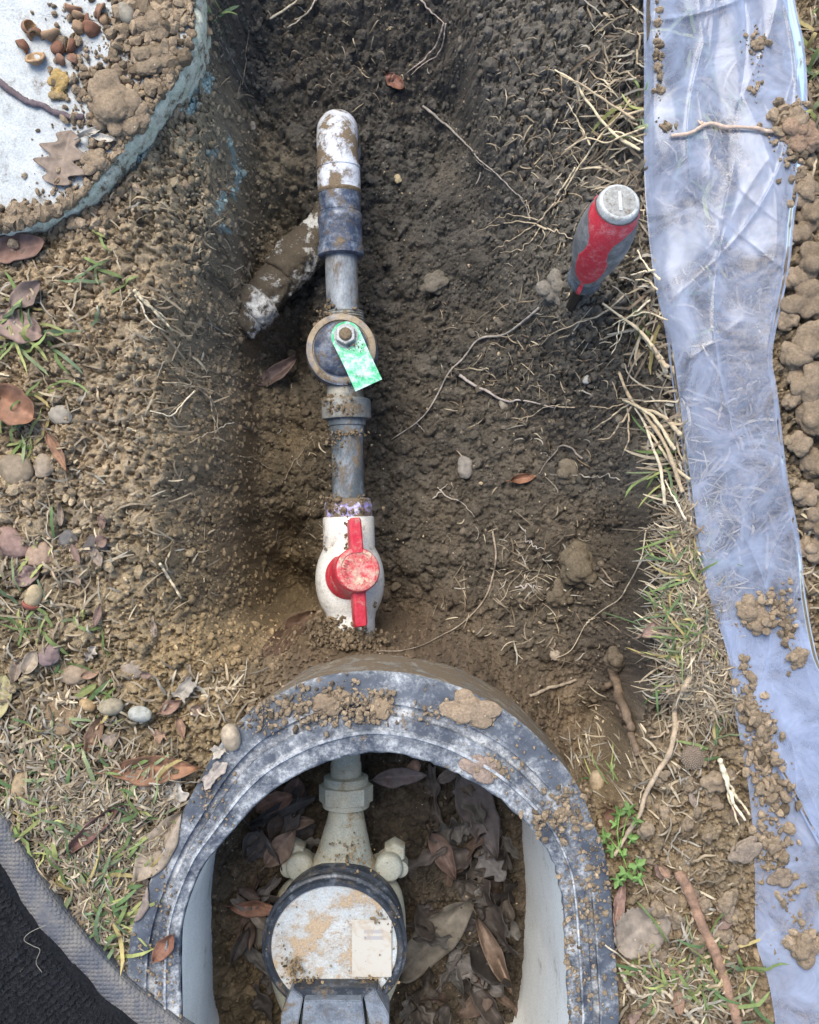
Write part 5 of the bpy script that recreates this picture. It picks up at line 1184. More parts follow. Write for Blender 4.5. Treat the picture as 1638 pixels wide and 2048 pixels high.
cl = [ # px, py, r, flat, sx, ang, colour, label
 (225, 215, 60, 0.55, 0.95, 30, T, 'largest brown soil clod on the chalky lid'), (302, 55, 34, 0.7, 1.0, 0, T, 'round soil clod near the top edge of the lid'), (265, 240, 34, 0.6, 1.1, 60, T, 'soil clod leaning on the largest clod on the lid'), (305, 118, 30, 0.6, 1.3, 20, (0.20, 0.155, 0.105), 'greyish soil clod between the round clod and the green edge'), (118, 165, 20, 0.7, 1.3, 60, (0.36, 0.25, 0.10), 'yellowish clay lump beside the nut shells on the lid'), (118, 190, 16, 0.6, 1.2, 10, (0.26, 0.19, 0.10), 'small clay lump below the yellowish lump'), (190, 325, 26, 0.5, 1.2, 20, T, 'soil clod below the pale curled leaves on the lid'), (40, 432, 20, 0.7, 1.0, 0, T, 'soil clod on the lower edge of the lid'), (92, 428, 15, 0.7, 1.0, 0, T, 'small soil clod right of the lower edge clod'),
 (1500, 1222, 26, 0.6, 1.1, 20, T, 'soil clod on the sheet, left of the two beside each other'), (1527, 1247, 25, 0.65, 1.1, 0, T, 'soil clod on the sheet touching its left neighbour'), (1540, 1190, 11, 0.8, 1.0, 0, T, 'small soil clod above the pair on the sheet'), (1596, 1315, 20, 0.6, 1.0, 0, T, 'lone round soil clod near the right edge of the sheet'), (1606, 1895, 34, 0.75, 1.0, 0, T, 'big soil clod on the folded layer of the sheet'), (1548, 1693, 20, 0.6, 1.1, 0, T, 'soil clod on the folded layer above the big one'), (1598, 262, 40, 0.6, 1.0, 20, (0.27, 0.185, 0.125), 'reddish soil clod overlapping the sheet beside the root'), (1590, 238, 24, 0.7, 1.1, 0, T, 'brown soil clod atop the reddish clod by the root'), (1332, 254, 10, 0.7, 1.2, 0, T, 'small soil clod at the left end of the root'), (1317, 135, 9, 0.8, 1.0, 0, T, 'tiny soil clod near the left edge of the sheet'), (1518, 88, 12, 0.7, 1.2, 40, T, 'small soil clod in the upper middle of the sheet'),
 (945, 1420, 38, 0.22, 1.35, -8, (0.27, 0.205, 0.14), 'flat cake of pale mud on the arched rim'), (762, 1415, 22, 0.3, 1.0, 70, (0.25, 0.185, 0.12), 'flat mud patch at the crown of the rim'), (965, 1536, 26, 0.2, 1.5, -25, (0.26, 0.20, 0.16), 'thin mud scrap at the inner edge of the rim'), (655, 1408, 24, 0.35, 1.5, 20, (0.22, 0.165, 0.11), 'crumbly mud lump on the upper left of the rim'),
 (1112, 575, 30, 0.6, 1.0, 50, (0.165, 0.148, 0.12), 'grey clod beside the screwdriver blade'), (1135, 945, 24, 0.6, 1.3, 10, (0.15, 0.125, 0.09), 'brown clod on the slope beside the small orange leaf'), (1160, 1135, 46, 0.6, 1.0, 0, (0.13, 0.105, 0.07), 'largest clod on the right slope of the hole'), (1120, 1190, 26, 0.6, 1.0, 0, (0.125, 0.10, 0.068), 'clod under the largest clod on the slope'), (870, 565, 24, 0.5, 1.3, 10, (0.13, 0.115, 0.09), 'clod on the hole floor right of the pipe'), (1235, 1320, 26, 0.6, 1.0, 0, (0.12, 0.095, 0.065), 'clod at the top of the muddy root'), (120, 1430, 32, 0.5, 1.4, 40, (0.23, 0.165, 0.10), 'lumpy clod beside the two pale acorns'), (1560, 1755, 18, 0.4, 1.5, 20, (0.21, 0.165, 0.12), 'smooth clod at the edge of the folded layer'), (1490, 1700, 22, 0.4, 1.5, 30, (0.23, 0.185, 0.14), 'smooth flat clod left of the folded layer'),
]
for i, (a, b_, r, fl_, sx, an, col, lab) in enumerate(cl): clod(a, b_, r, lab, None, fl_, col, i, 5 if r > 24 else 4, sx, an)
r_ = np.random.default_rng(760)
ORD = 'first second third fourth fifth sixth seventh eighth ninth tenth eleventh twelfth thirteenth fourteenth fifteenth sixteenth seventeenth'.split()
for i, (a, b_, r) in enumerate([(1612, 380, 26), (1628, 430, 30), (1600, 470, 28), (1625, 520, 34), (1592, 560, 26), (1615, 600, 40), (1578, 640, 22), (1628, 680, 36), (1590, 715, 30), (1620, 760, 34), (1585, 800, 22), (1622, 840, 36), (1600, 890, 26), (1630, 930, 30), (1610, 990, 26), (1630, 1040, 26), (1622, 1100, 22)]):
    clod(a, b_, r, ORD[i]+' soil clod from the top in the heap right of the sheet', 'clods heaped beyond the sheet', 0.7, np.array(T)*r_.uniform(0.75, 1.0), 40+i, 4, r_.uniform(0.9, 1.3), r_.uniform(0, 180))
r_ = np.random.default_rng(765)
for i in range(34):
    a, b_ = 1290+r_.random()*220, 1500+r_.random()*440
    if on_sheet(*[np.array([q]) for q in P(a, b_)[:2]])[0]: continue
    clod(a, b_, 8+14*r_.random(), 'small brown clod on the bare soil right of the meter box', 'small clods right of the meter box', 0.7, np.array(T)*r_.uniform(0.75, 1.05), 60+i, 3, r_.uniform(0.9, 1.3), r_.uniform(0, 180))
st = [(190, 1092, 22, (0.05, 0.05, 0.055), 'dark grey stone on the left bank'), (135, 1080, 20, (0.09, 0.095, 0.10), 'blue grey stone left of the dark stone'), (88, 932, 22, (0.27, 0.22, 0.16), 'rounded tan stone below the slim orange leaf'), (35, 940, 34, (0.20, 0.16, 0.11), 'wide brown stone at the left edge'), (20, 1085, 34, (0.22, 0.14, 0.12), 'reddish stone at the left edge'), (82, 1110, 26, (0.30, 0.21, 0.15), 'pinkish stone below the reddish stone'), (1175, 758, 9, (0.36, 0.36, 0.33), 'small white pebble on the right slope'), (505, 250, 8, (0.3, 0.26, 0.2), 'tiny pebble high on the left wall'), (795, 358, 8, (0.36, 0.30, 0.18), 'tiny yellow pebble right of the elbow'), (120, 830, 20, (0.26, 0.24, 0.20), 'grey stone right of the orange folded leaf'), (150, 1350, 26, (0.25, 0.19, 0.13), 'tan stone above the lumpy clod'), (98, 1310, 22, (0.17, 0.12, 0.12), 'purplish stone beside the cream shell'), (930, 935, 20, (0.19, 0.18, 0.16), 'flat grey stone on the hole floor'), (1010, 810, 14, (0.22, 0.20, 0.16), 'small stone touching the thick root on the floor'), (265, 1340, 20, (0.24, 0.20, 0.16), 'pale stone in the smeared mud of the left bank'), (1110, 1310, 10, (0.33, 0.27, 0.2), 'cream pebble on the dark soil of the right slope')]
for i, (a, b_, r, col, lab) in enumerate(st): clod(a, b_, r*0.9, lab, None, 0.55, np.array(col)*0.75+np.array((0.04, 0.03, 0.02)), 90+i, 4, 1.25, i*37, name='stone', rough=0.34, matr=M_STONE)

# ------------------------------------------------------------------ leaves
def leaf(px, py, Lp, Wp, ang, col, label, group=None, shape='lance', curl=0.25, arch=0.12, lift=0.002, seed=0, tip=0.0, stalk=True, zb=None, dz=0.0, roll=0.0, floor=False):
    r_ = np.random.default_rng(800+seed); nu, nv = (34, 13)
    p = (G(px, py) if floor else S(px, py)) if zb is None else P(px, py, zb)
    k = (HC-p[2])/FP; L = Lp*k; Wd = Wp*k*0.5
    t = np.linspace(0, 1, nu)
    if shape == 'lance': w = np.sin(math.pi*np.clip(t, 0, 1)**0.85)**0.85
    elif shape == 'oval': w = np.sin(math.pi*t**0.9)**0.55
    elif shape == 'oak': w = np.sin(math.pi*t**0.8)**0.6*(1+0.38*np.sin(t*math.pi*7.0+0.6))
    elif shape == 'tooth': w = np.sin(math.pi*t**0.8)**0.6*(1+0.05*np.sign(np.sin(t*math.pi*26)))
    elif shape == 'scrap': w = np.clip(0.75+0.5*vn2(t*5+seed, t*0, 3), 0.2, 1.2)
    sgrid = np.linspace(-1, 1, nv)
    w = np.maximum(w, 0.015)
    A, Bq = np.meshgrid(t, sgrid, indexing='ij')
    lx = (A-0.5)*L; ly = Bq*w[:, None]*Wd*(1+0.10*vn2(A*6+seed, np.sign(Bq), 5))
    if shape == 'scrap': lx = lx*(1+0.25*vn2(Bq*2.0+seed, A*0+3, 9))
    lz = curl*Wd*(Bq**2)*(0.6+0.8*vn2(A*3+seed, Bq*0, 7)**2) + arch*L*((A-0.45)**2)*2 + 0.05*L*vn2(A*4+seed*1.7, Bq*1.3, 11) + 0.014*L*vn2(A*13, Bq*5+seed, 13) - 0.0004*np.exp(-(Bq/0.12)**2) + roll*Wd*Bq
    ly = ly*(1-0.12*abs(curl)*np.abs(Bq))
    a = R(ang); ca, sa = math.cos(a), math.sin(a)
    W = np.stack([(lx*ca-ly*sa).ravel(), (lx*sa+ly*ca).ravel(), lz.ravel()], 1)
    if tip: W[:, 2] += tip*(lx.ravel()/L+0.5)*L
    W += p
    if floor:      # keep clear of the box walls
        cxy = IN2.mean(0); q = (W[:, :2]-cxy)*1.06+cxy
        if not in_poly(q[:, 0], q[:, 1], IN2).all():
            sh_ = cxy-W[:, :2].mean(0); W[:, :2] += sh_*0.16
    g = (np.minimum(gz(W[:, 0], W[:, 1]), p[2]+0.02) if floor else surf(W[:, 0], W[:, 1]))+0.0009
    W[:, 2] += lift+dz
    sh = np.percentile(g-W[:, 2], 72); 
    if sh > 0 and zb is None: W[:, 2] += min(sh, 0.012)
    if zb is None: W[:, 2] = np.maximum(W[:, 2], g)
    vein = np.exp(-(Bq/0.07)**2)
    sv = np.exp(-(((A*9-np.abs(Bq)*1.1) % 1.0-0.5)/0.10)**2)*0.5
    mott = 1+0.22*fbm2(A*3+seed*2.1, Bq*2+seed, 1.5, 4, 820)
    col = np.array(col); col = (col*0.72+col.mean()*0.28)*(0.72 if floor else 0.92)  # leaves on the box floor darkened, painting in the shade of the box
    c = np.array(col)[None, None]*(mott+0.30*vein+0.22*sv)[..., None]
    c = c*(1-0.25*(np.abs(Bq) > 0.93))[..., None]
    F = np.array(gridfaces(nu, nv, False))
    # real thickness: a second skin underneath
    nW = len(W); W2 = W.copy(); W2[:, 2] -= 0.00025
    Fb = F[:, ::-1]+nW
    rim_i = [i*nv for i in range(nu)]+[(nu-1)*nv+j for j in range(1, nv)]+[i*nv+nv-1 for i in range(nu-2, -1, -1)]+[j for j in range(nv-2, 0, -1)]
    Fr = np.array([[rim_i[q], rim_i[(q+1) % len(rim_i)], rim_i[(q+1) % len(rim_i)]+nW, rim_i[q]+nW] for q in range(len(rim_i))])
    base = W[nv//2].copy()
    cc_ = np.clip(c.reshape(-1, 3), 0.01, 0.7)
    o = mk('leaf', np.vstack([W, W2]), np.vstack([F, Fb, Fr]), M_LEAF, col=np.vstack([cc_, cc_*0.9]), loc=base); tag(o, label, 'leaf', group)
    if stalk and shape not in ('scrap',):
        d = np.array([-ca, -sa, 0]); pts = np.array([base+d*(-0.06*L), base, base+d*0.07*L+np.array([0, 0, 0.001]), base+d*0.16*L]); pts[:, 2] = np.maximum(pts[:, 2], surf(pts[:, 0], pts[:, 1])+0.0008) if (zb is None and not floor) else pts[:, 2]
        v, f = tube(resample(pts, 8), np.linspace(0.00045, 0.0007, 8), 6); mk('stalk', v, f, M_LEAF, o, col=np.tile(np.clip(np.array(col)*0.8, 0, 1), (len(v), 1)), loc=base)
    return o
OR = (0.31, 0.135, 0.05); RB = (0.20, 0.095, 0.06); PK = (0.30, 0.185, 0.135); TN = (0.34, 0.26, 0.17); GB = (0.19, 0.15, 0.12); PALE = (0.48, 0.44, 0.36); DR = (0.17, 0.075, 0.055)
lv = [
 (322, 1528, 178, 62, 3, OR, 'bright orange brown leaf lying beside the left of the rim', 'lance', dict(curl=0.5, arch=0.2, lift=0.006)),
 (325, 1682, 165, 66, 57, TN, 'large mottled tan leaf against the left outer rim', 'lance', dict(curl=0.2, lift=0.004)),
 (280, 1785, 90, 62, 70, (0.28, 0.21, 0.16), 'grey brown leaf below the mottled tan leaf', 'oval', dict(curl=0.3)),
 (42, 502, 120, 62, 8, (0.24, 0.125, 0.085), 'dull red brown leaf at the lower edge of the lid', 'oval', dict(curl=0.4, lift=0.003)),
 (40, 655, 110, 66, -20, PK, 'pinkish brown leaf on the left edge grass', 'oval', dict(curl=0.3)), (58, 592, 80, 50, 40, (0.24, 0.16, 0.12), 'small brown leaf above the pinkish leaf', 'lance', dict(curl=0.5)),
 (38, 815, 105, 84, -30, (0.30, 0.13, 0.055), 'folded orange leaf at the left edge', 'oval', dict(curl=0.7, lift=0.004)), (120, 905, 95, 30, -62, (0.36, 0.17, 0.07), 'slim orange leaf on the left bank', 'lance', dict(curl=0.8, roll=0.5)),
 (200, 1645, 165, 38, 42, DR, 'dark red curled leaf in the lower left grass', 'lance', dict(curl=1.2, lift=0.006)), (195, 1462, 80, 36, 65, (0.26, 0.14, 0.07), 'pointed brown leaf above the bright orange leaf', 'lance', dict(curl=0.8)),
 (790, 170, 44, 30, -40, (0.24, 0.09, 0.05), 'small red brown leaf in the upper hole', 'oval', dict(curl=0.5)), (563, 750, 100, 34, 38, (0.27, 0.17, 0.13), 'pinkish brown leaf left of the lever valve', 'lance', dict(curl=0.7, lift=0.004)), (1045, 957, 52, 22, 10, (0.30, 0.12, 0.045), 'small orange leaf on the right slope', 'lance', dict(curl=0.8)),
 (1302, 1252, 66, 30, 28, (0.32, 0.19, 0.14), 'pinkish brown leaf in the right hand grass', 'lance', dict(curl=0.5, lift=0.010)), (1280, 1850, 125, 100, 35, (0.27, 0.21, 0.145), 'broad toothed tan leaf right of the meter box', 'tooth', dict(curl=0.15, lift=0.004)), (1234, 1800, 92, 26, 78, (0.30, 0.165, 0.11), 'narrow red brown leaf beside the outer right rim', 'lance', dict(curl=0.6, lift=0.004)),
 (332, 1888, 66, 36, 52, (0.26, 0.10, 0.045), 'glossy rust leaf lying on the left rim', 'oval', dict(curl=0.5)), (600, 1243, 90, 44, 35, (0.15, 0.08, 0.04), 'dark brown leaf at the foot of the cream ball valve', 'lance', dict(curl=0.5)),
 (128, 318, 115, 84, 75, (0.27, 0.19, 0.125), 'mud brown lobed leaf flat on the lid', 'oak', dict(curl=0.05, arch=0.02)), (190, 268, 60, 18, 25, PALE, 'pale curled leaf on the lid above the muddy lobed leaf', 'lance', dict(curl=1.0, lift=0.004)), (210, 280, 58, 18, -12, PALE, 'pale curled leaf crossing the other pale leaf on the lid', 'lance', dict(curl=1.0, lift=0.003)),
 (343, 1592, 66, 54, 30, PALE, 'pale leaf scrap between orange leaf and rim', 'scrap', dict(curl=0.1)), (285, 1568, 40, 30, -40, PALE, 'white leaf scrap under the orange leaf', 'scrap', dict(curl=0.1)), (318, 1618, 40, 20, 10, (0.55, 0.52, 0.45), 'small white leaf scrap below the pale scrap', 'scrap', dict(curl=0.1)), (375, 1375, 46, 36, 50, (0.36, 0.31, 0.23), 'pale torn leaf on the left bank above the rim', 'scrap', dict(curl=0.4)), (8, 1390, 90, 40, 80, (0.40, 0.34, 0.12), 'yellow leaf cut off by the left edge', 'oval', dict(curl=0.3)), (430, 1545, 60, 30, 50, (0.40, 0.33, 0.26), 'pale leaf scrap on the upper left of the rim', 'scrap', dict(curl=0.2)),
 (1222, 1632, 52, 30, -60, (0.20, 0.09, 0.05), 'dark leaf under the acorn right of the rim', 'lance', dict(curl=0.7)), (70, 1320, 50, 34, 60, (0.42, 0.33, 0.22), 'cream curved shell like leaf on the left bank', 'oval', dict(curl=0.9, lift=0.003)), (60, 1150, 60, 40, 20, (0.24, 0.15, 0.12), 'reddish leaf between stones at the left edge', 'oval', dict(curl=0.5)), (345, 1410, 50, 28, 30, (0.30, 0.16, 0.10), 'small red leaf beside the pale acorns', 'lance', dict(curl=0.8)), (440, 1500, 34, 28, 20, (0.42, 0.36, 0.27), 'cream leaf scrap at the rim by the cream acorn', 'scrap', dict(curl=0.2)),
 (1100, 1340, 1, 1, 0, TN, '', 'lance', {}),
 (1520, 150, 60, 26, 75, (0.24, 0.13, 0.09), 'brown leaf under the top of the plastic sheet', 'lance', dict(curl=0.2, zb=0.004, lift=0)), (1450, 470, 80, 40, 30, (0.28, 0.17, 0.11), 'orange brown leaf under the middle of the sheet', 'lance', dict(curl=0.2, zb=0.004, lift=0)), (1440, 850, 90, 40, -40, (0.27, 0.17, 0.13), 'pinkish leaf under the lower half of the sheet', 'lance', dict(curl=0.2, zb=0.004, lift=0)),
 # in the meter box
 (885, 1700, 105, 44, -62, (0.173, 0.101, 0.072), 'brown pointed leaf right of the meter in the box', 'lance', dict(floor=True, curl=0.5, lift=0.008)), (955, 1615, 190, 80, -68, (0.122, 0.097, 0.09), 'large grey brown leaf at the right inside the box', 'lance', dict(floor=True, curl=0.3, lift=0.010)), (870, 1860, 210, 84, 47, (0.194, 0.162, 0.115), 'large tan leaf right of the register', 'oval', dict(floor=True, curl=0.35, lift=0.008)), (552, 1595, 80, 44, 20, (0.28, 0.125, 0.06), 'orange brown leaf left of the coupling nut', 'oval', dict(floor=True, curl=0.5, lift=0.010)), (592, 1572, 60, 44, 70, (0.24, 0.13, 0.08), 'brown leaf touching the orange leaf by the nut', 'oval', dict(floor=True, curl=0.5, lift=0.012)), (590, 1635, 90, 34, 8, (0.26, 0.16, 0.10), 'curled tan leaf left of the cast body', 'lance', dict(floor=True, curl=0.8, lift=0.010)), (565, 1685, 95, 50, 50, (0.25, 0.155, 0.095), 'tan brown leaf above the left bolt lug', 'lance', dict(floor=True, curl=0.4, lift=0.010)), (470, 1795, 100, 36, -5, (0.28, 0.115, 0.05), 'rust leaf at the left inside the box', 'lance', dict(floor=True, curl=0.6, lift=0.008)), (980, 1720, 80, 44, -50, (0.173, 0.151, 0.137), 'pale grey leaf near the right wall of the box', 'oak', dict(floor=True, curl=0.2, lift=0.010)), (950, 1930, 130, 60, -35, (0.17, 0.145, 0.125), 'dark grey lobed leaf at the lower right of the box', 'oak', dict(floor=True, curl=0.4, lift=0.010)), (985, 1890, 170, 40, -65, (0.25, 0.16, 0.10), 'rolled brown leaf by the lower right wall', 'lance', dict(floor=True, curl=1.3, lift=0.012)), (800, 1545, 110, 40, 5, (0.166, 0.126, 0.119), 'pinkish leaf under the arch of the rim', 'lance', dict(floor=True, curl=0.3, lift=0.012)), (530, 1830, 110, 46, 80, (0.158, 0.13, 0.094), 'grey tan leaf left of the register', 'lance', dict(floor=True, curl=0.5, lift=0.008)),
]
for i, (a, b_, L_, W_, an, col, lab, shp, kw) in enumerate(lv):
    if L_ < 5: continue
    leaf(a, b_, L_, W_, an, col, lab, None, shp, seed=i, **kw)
r_ = np.random.default_rng(880)
pal = [(0.20, 0.165, 0.14), (0.24, 0.19, 0.15), (0.17, 0.13, 0.105), (0.26, 0.20, 0.145), (0.22, 0.13, 0.08), (0.28, 0.25, 0.21)]
k = 0
for i in range(125):
    a, b_ = 400+r_.random()*640, 1540+r_.random()*520
    w_ = np.array([P(a, b_, -0.2)[:2]])
    if not in_poly(w_[:, 0]*0.97, w_[:, 1], IN2)[0] or (540 < a < 805 and b_ > 1740) or (640 < a < 750): continue
    left_clear = a < 520 and b_ > 1880
    if left_clear and r_.random() < 0.7: continue
    if 760 < a < 930 and b_ < 1680 and r_.random() < 0.75: continue
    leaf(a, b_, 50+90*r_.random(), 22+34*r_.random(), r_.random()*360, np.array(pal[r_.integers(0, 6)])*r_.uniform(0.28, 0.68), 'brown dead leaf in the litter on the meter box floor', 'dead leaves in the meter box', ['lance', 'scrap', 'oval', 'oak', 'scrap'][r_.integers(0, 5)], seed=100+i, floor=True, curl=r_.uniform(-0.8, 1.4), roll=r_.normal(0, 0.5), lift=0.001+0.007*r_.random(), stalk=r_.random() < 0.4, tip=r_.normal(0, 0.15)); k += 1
for i in range(46):    # torn leaf bits in the lawn
    if i < 30: a, b_ = r_.random()*400, 1000+r_.random()*800
    else: a, b_ = 1260+r_.random()*240, 1560+r_.random()*460
    w_ = P(a, b_)[:2]
    if in_poly(np.array([w_[0]]), np.array([w_[1]]), OUT2)[0]: continue
    leaf(a, b_, 20+32*r_.random(), 12+18*r_.random(), r_.random()*360, np.array([(0.30, 0.22, 0.15), (0.38, 0.33, 0.26), (0.22, 0.13, 0.09), (0.33, 0.18, 0.09)][r_.integers(0, 4)]), 'small torn scrap of dry leaf in the grass', 'leaf scraps in the grass', ['scrap', 'oval', 'lance'][r_.integers(0, 3)], seed=300+i, curl=r_.uniform(0.2, 0.9), lift=0.003, stalk=False)

# ------------------------------------------------------------------ acorns, caps and nut shells
def acorn(px, py, rp, ang, col, label, cap=None, ratio=1.45):
    p = S(px, py); k = (HC-p[2])/FP; r = rp*k; a = R(ang); d = np.array([math.cos(a), math.sin(a), 0.12]); d /= np.linalg.norm(d)
    c = p+np.array([0, 0, r*0.45]); A = c-d*r*ratio
    pr = [(r*ratio*(1-math.cos(t)), r*max(0.02, math.sin(t))**0.8) for t in np.linspace(0.02, math.pi-0.10, 20)]+[(2*r*ratio*1.02, r*0.05)]
    root = empty('acorn', (c[0], c[1], c[2]-r), label, 'acorn'); PW[root.name] = np.array([c[0], c[1], c[2]-r])
    v, f = lathe(A, A+d, pr, 26)
    q = (v-A)@d/(2*r*ratio)
    cc_ = (np.array(col)*0.68)[None]*(1+0.45*fbm3((v-c)/r, 2.0, 4, int(px)))[:, None]; cc_ = np.where((q < 0.16)[:, None], cc_*np.array([1.15, 1.1, 1.0]), cc_)
    mk('nut', v, f, M_STONE, root, col=np.clip(cc_, 0.02, 0.7))
    if cap:
        v, f = lathe(A-d*r*0.15, A+d, [(0, r*0.1), (r*0.05, r*0.55), (r*0.25, r*0.92), (r*0.55, r*1.08), (r*0.7, r*1.08), (r*0.7, r*0.9)], 24)
        mk('cap', v, f, M_STONE, root, col=np.tile(np.array(cap), (len(v), 1)))
    return root
AC = [(255, 32, 17, -60, (0.30, 0.27, 0.21), 'pale grey acorn among clods at the top of the lid', None), (225, 1412, 17, 10, (0.34, 0.29, 0.20), 'greyish tan acorn on the left bank', None), (288, 1422, 16, 170, (0.42, 0.42, 0.37), 'whitish acorn right of the greyish tan one', None), (464, 1472, 19, 100, (0.44, 0.36, 0.26), 'cream acorn at the left outer edge of the rim', None), (45, 1567, 20, 80, (0.40, 0.30, 0.18), 'large tan acorn in the lower left grass', None), (72, 1192, 17, 70, (0.45, 0.36, 0.22), 'yellowish acorn near the left edge', (0.22, 0.07, 0.05)), (178, 1408, 12, 150, (0.42, 0.29, 0.15), 'small tan acorn left of the greyish tan acorn', None), (1190, 1557, 17, 95, (0.40, 0.31, 0.20), 'tan acorn beside the right shoulder of the rim', (0.24, 0.19, 0.13)), (825, 1535, 14, 60, (0.33, 0.22, 0.17), 'brown acorn inside the box under the arch', None)]
for a_ in AC: acorn(*a_)
# scaly acorn cap lying dome up
p = S(1383, 1513); r = 24*3.73e-4; cp = empty('acorn_cup', p, 'round scaly brown acorn cup on the soil right of the rim', 'acorn cup'); PW[cp.name] = np.array(p)
v, f = lathe(p, p+np.array([0, 0, 1.0]), [(0, r*0.9), (r*0.15, r)]+[(r*0.15+r*0.62*math.sin(t), r*math.cos(t)) for t in np.linspace(0.05, 1.5, 12)], 32)
mk('cup', v, f, M_STONE, cp, col=np.tile((0.14, 0.105, 0.075), (len(v), 1)))
vs = []; n = 120
for i in range(n):
    rr2 = math.sqrt((i+0.5)/n); th = i*2.39996; zz = r*0.15+r*0.62*math.sqrt(max(0, 1-(rr2*0.99)**2))
    V0, F0 = ico(1); vs.append((V0*np.array([r*0.085, r*0.085, r*0.07])+p+np.array([r*rr2*math.cos(th), r*rr2*math.sin(th), zz]), F0))
v, f = join(vs); mk('scales', v, f, M_STONE, cp, col=np.tile((0.19, 0.15, 0.11), (len(v), 1)), kind='stuff')
sh = [(75, 75, 16), (60, 60, 14), (105, 72, 18), (118, 100, 15), (150, 20, 18), (160, 60, 15), (185, 65, 17), (205, 28, 16), (75, 120, 20), (145, 95, 15), (125, 122, 13), (210, 45, 12), (50, 95, 14), (150, 120, 12), (160, 35, 14), (180, 45, 13)]
r_ = np.random.default_rng(910)
for i, (a, b_, rp) in enumerate(sh):
    p = S(a, b_); r = rp*3.73e-4; d = r_.normal(0, 1, 3); d[2] = abs(d[2])*0.6+0.2; d /= np.linalg.norm(d); c = p+np.array([0, 0, r*0.55])
    tmax = r_.uniform(1.3, 1.9)
    o_pr = [(r*(1-math.cos(t)), r*math.sin(t)*(1+0.08*math.sin(5*t+i))) for t in np.linspace(0.05, tmax, 10)]
    i_pr = [(r*(1-math.cos(t))+r*0.10, r*0.84*math.sin(t)) for t in np.linspace(tmax, 0.06, 8)]
    sg = -1 if r_.random() < 0.5 else 1
    v, f = lathe(c-sg*d*r*0.7, c-sg*d*r*0.7+sg*d, o_pr+i_pr, 22)
    v = v + (fbm3((v-c)/r*1.0+i, 1.5, 3, 920+i)*r*0.16)[:, None]
    inner = np.arange(len(v)) >= 10*22
    col = np.where(inner[:, None], np.array([(0.36, 0.24, 0.13)]), np.array([[(0.16, 0.075, 0.045), (0.20, 0.11, 0.07), (0.26, 0.17, 0.10)][i % 3]]))
    o = mk('nut_shell', v, f, M_STONE, col=col*(1+0.2*fbm3((v-c)/r, 3, 3, 77)[:, None]), loc=p); tag(o, 'broken brown nut shell among others on the chalky lid', 'nut shell', 'nut shells on the lid')

# ------------------------------------------------------------------ roots, twigs, stems
def strand(pts, w, lift=0.0015, wig=3.0, seed=0, n=None, fixed=None, tipw=0.35, lumpy=0.14):
    pl = resample(np.array(pts, float), n or max(20, int(14*len(pts))))
    m = len(pl); tt = np.linspace(0, 1, m)
    pl = pl + wig*np.stack([vn2(tt*9+seed, tt*0+1, 5), vn2(tt*9+seed, tt*0+8, 6)], 1)*np.sin(math.pi*tt)[:, None]
    W = SV(pl[:, 0], pl[:, 1])
    z = W[:, 2].copy()
    for _ in range(3): z[1:-1] = np.maximum(z[1:-1], (z[:-2]+z[2:])/2)
    for _ in range(2): z[1:-1] = (z[:-2]+z[1:-1]*2+z[2:])/4
    z = np.maximum(z, W[:, 2])+lift
    W = np.array([P(a, b_, c_) for (a, b_), c_ in zip(pl, z)])
    rad = w*0.5*((HC-z)/FP)*(1-(1-tipw)*tt)*(1+lumpy*vn2(tt*25+seed, tt*0, 8))
    V_, F_ = tube(W, rad, 10)
    if w > 5:
        ax_ = np.repeat(W, 10, 0); V_ = ax_+(V_-ax_)*(1+0.30*fbm3(V_, 600, 3, seed)+0.12*fbm3(V_, 220, 2, seed+5))[:, None]
    return V_, F_
def root_thing(name, pls, w, col, label, cat, group=None, seed=0, mat=None, **kw):
    parts = [strand(p_, w_*(0.74 if name == 'root' else 1.0), seed=seed+i, **kw) for i, (p_, w_) in enumerate(pls)]
    v, f = join(parts); c = np.array(col)*(1+0.25*fbm3(v, 120, 3, seed))[:, None]
    o = mk(name, v, f, mat or M_ROOT, col=np.clip(c, 0.01, 0.7), loc=v[0]); tag(o, label, cat, group); return o
GR = (0.26, 0.235, 0.205); PLR = (0.40, 0.33, 0.23); TAN = (0.33, 0.26, 0.18)
root_thing('root', [([(845, 212), (880, 240), (920, 275), (955, 315), (992, 347)], 8), ([(992, 347), (1030, 385), (1052, 412), (1058, 440)], 4), ([(950, 318), (970, 335), (985, 345)], 3)], 7, GR, 'grey root crossing the hole below the dark pocket', 'root', seed=1)
root_thing('root', [([(1075, 448), (1020, 440), (980, 452), (955, 462)], 4), ([(1070, 450), (1030, 470), (1005, 490), (985, 502)], 4), ([(1075, 440), (1040, 428), (1012, 430), (975, 450)], 3.5), ([(1080, 455), (1060, 480), (1035, 502), (1000, 505)], 3.5), ([(1075, 450), (1110, 462), (1145, 478)], 6), ([(1060, 440), (1056, 410), (1040, 392)], 3), ([(1085, 455), (1090, 480), (1065, 500)], 3), ([(1075, 445), (1100, 420), (1130, 385), (1120, 362)], 5)], 4, PLR, 'tuft of pale fibrous roots left of the screwdriver', 'root', seed=11, wig=6)
root_thing('root', [([(1078, 616), (1045, 645), (1010, 668), (965, 677), (935, 702), (885, 770), (858, 820), (832, 845), (782, 880)], 7), ([(832, 845), (845, 858), (850, 865)], 3), ([(960, 680), (955, 665), (945, 660)], 2.5)], 6, (0.30, 0.27, 0.23), 'long curved root right of the green lever', 'root', seed=21)
root_thing('root', [([(1252, 588), (1215, 618), (1180, 640), (1150, 648), (1105, 668), (1082, 690)], 6), ([(1180, 640), (1195, 665), (1205, 680)], 3), ([(1105, 668), (1085, 675), (1075, 680)], 3)], 5, PLR, 'pale thin root below the screwdriver', 'root', seed=31)
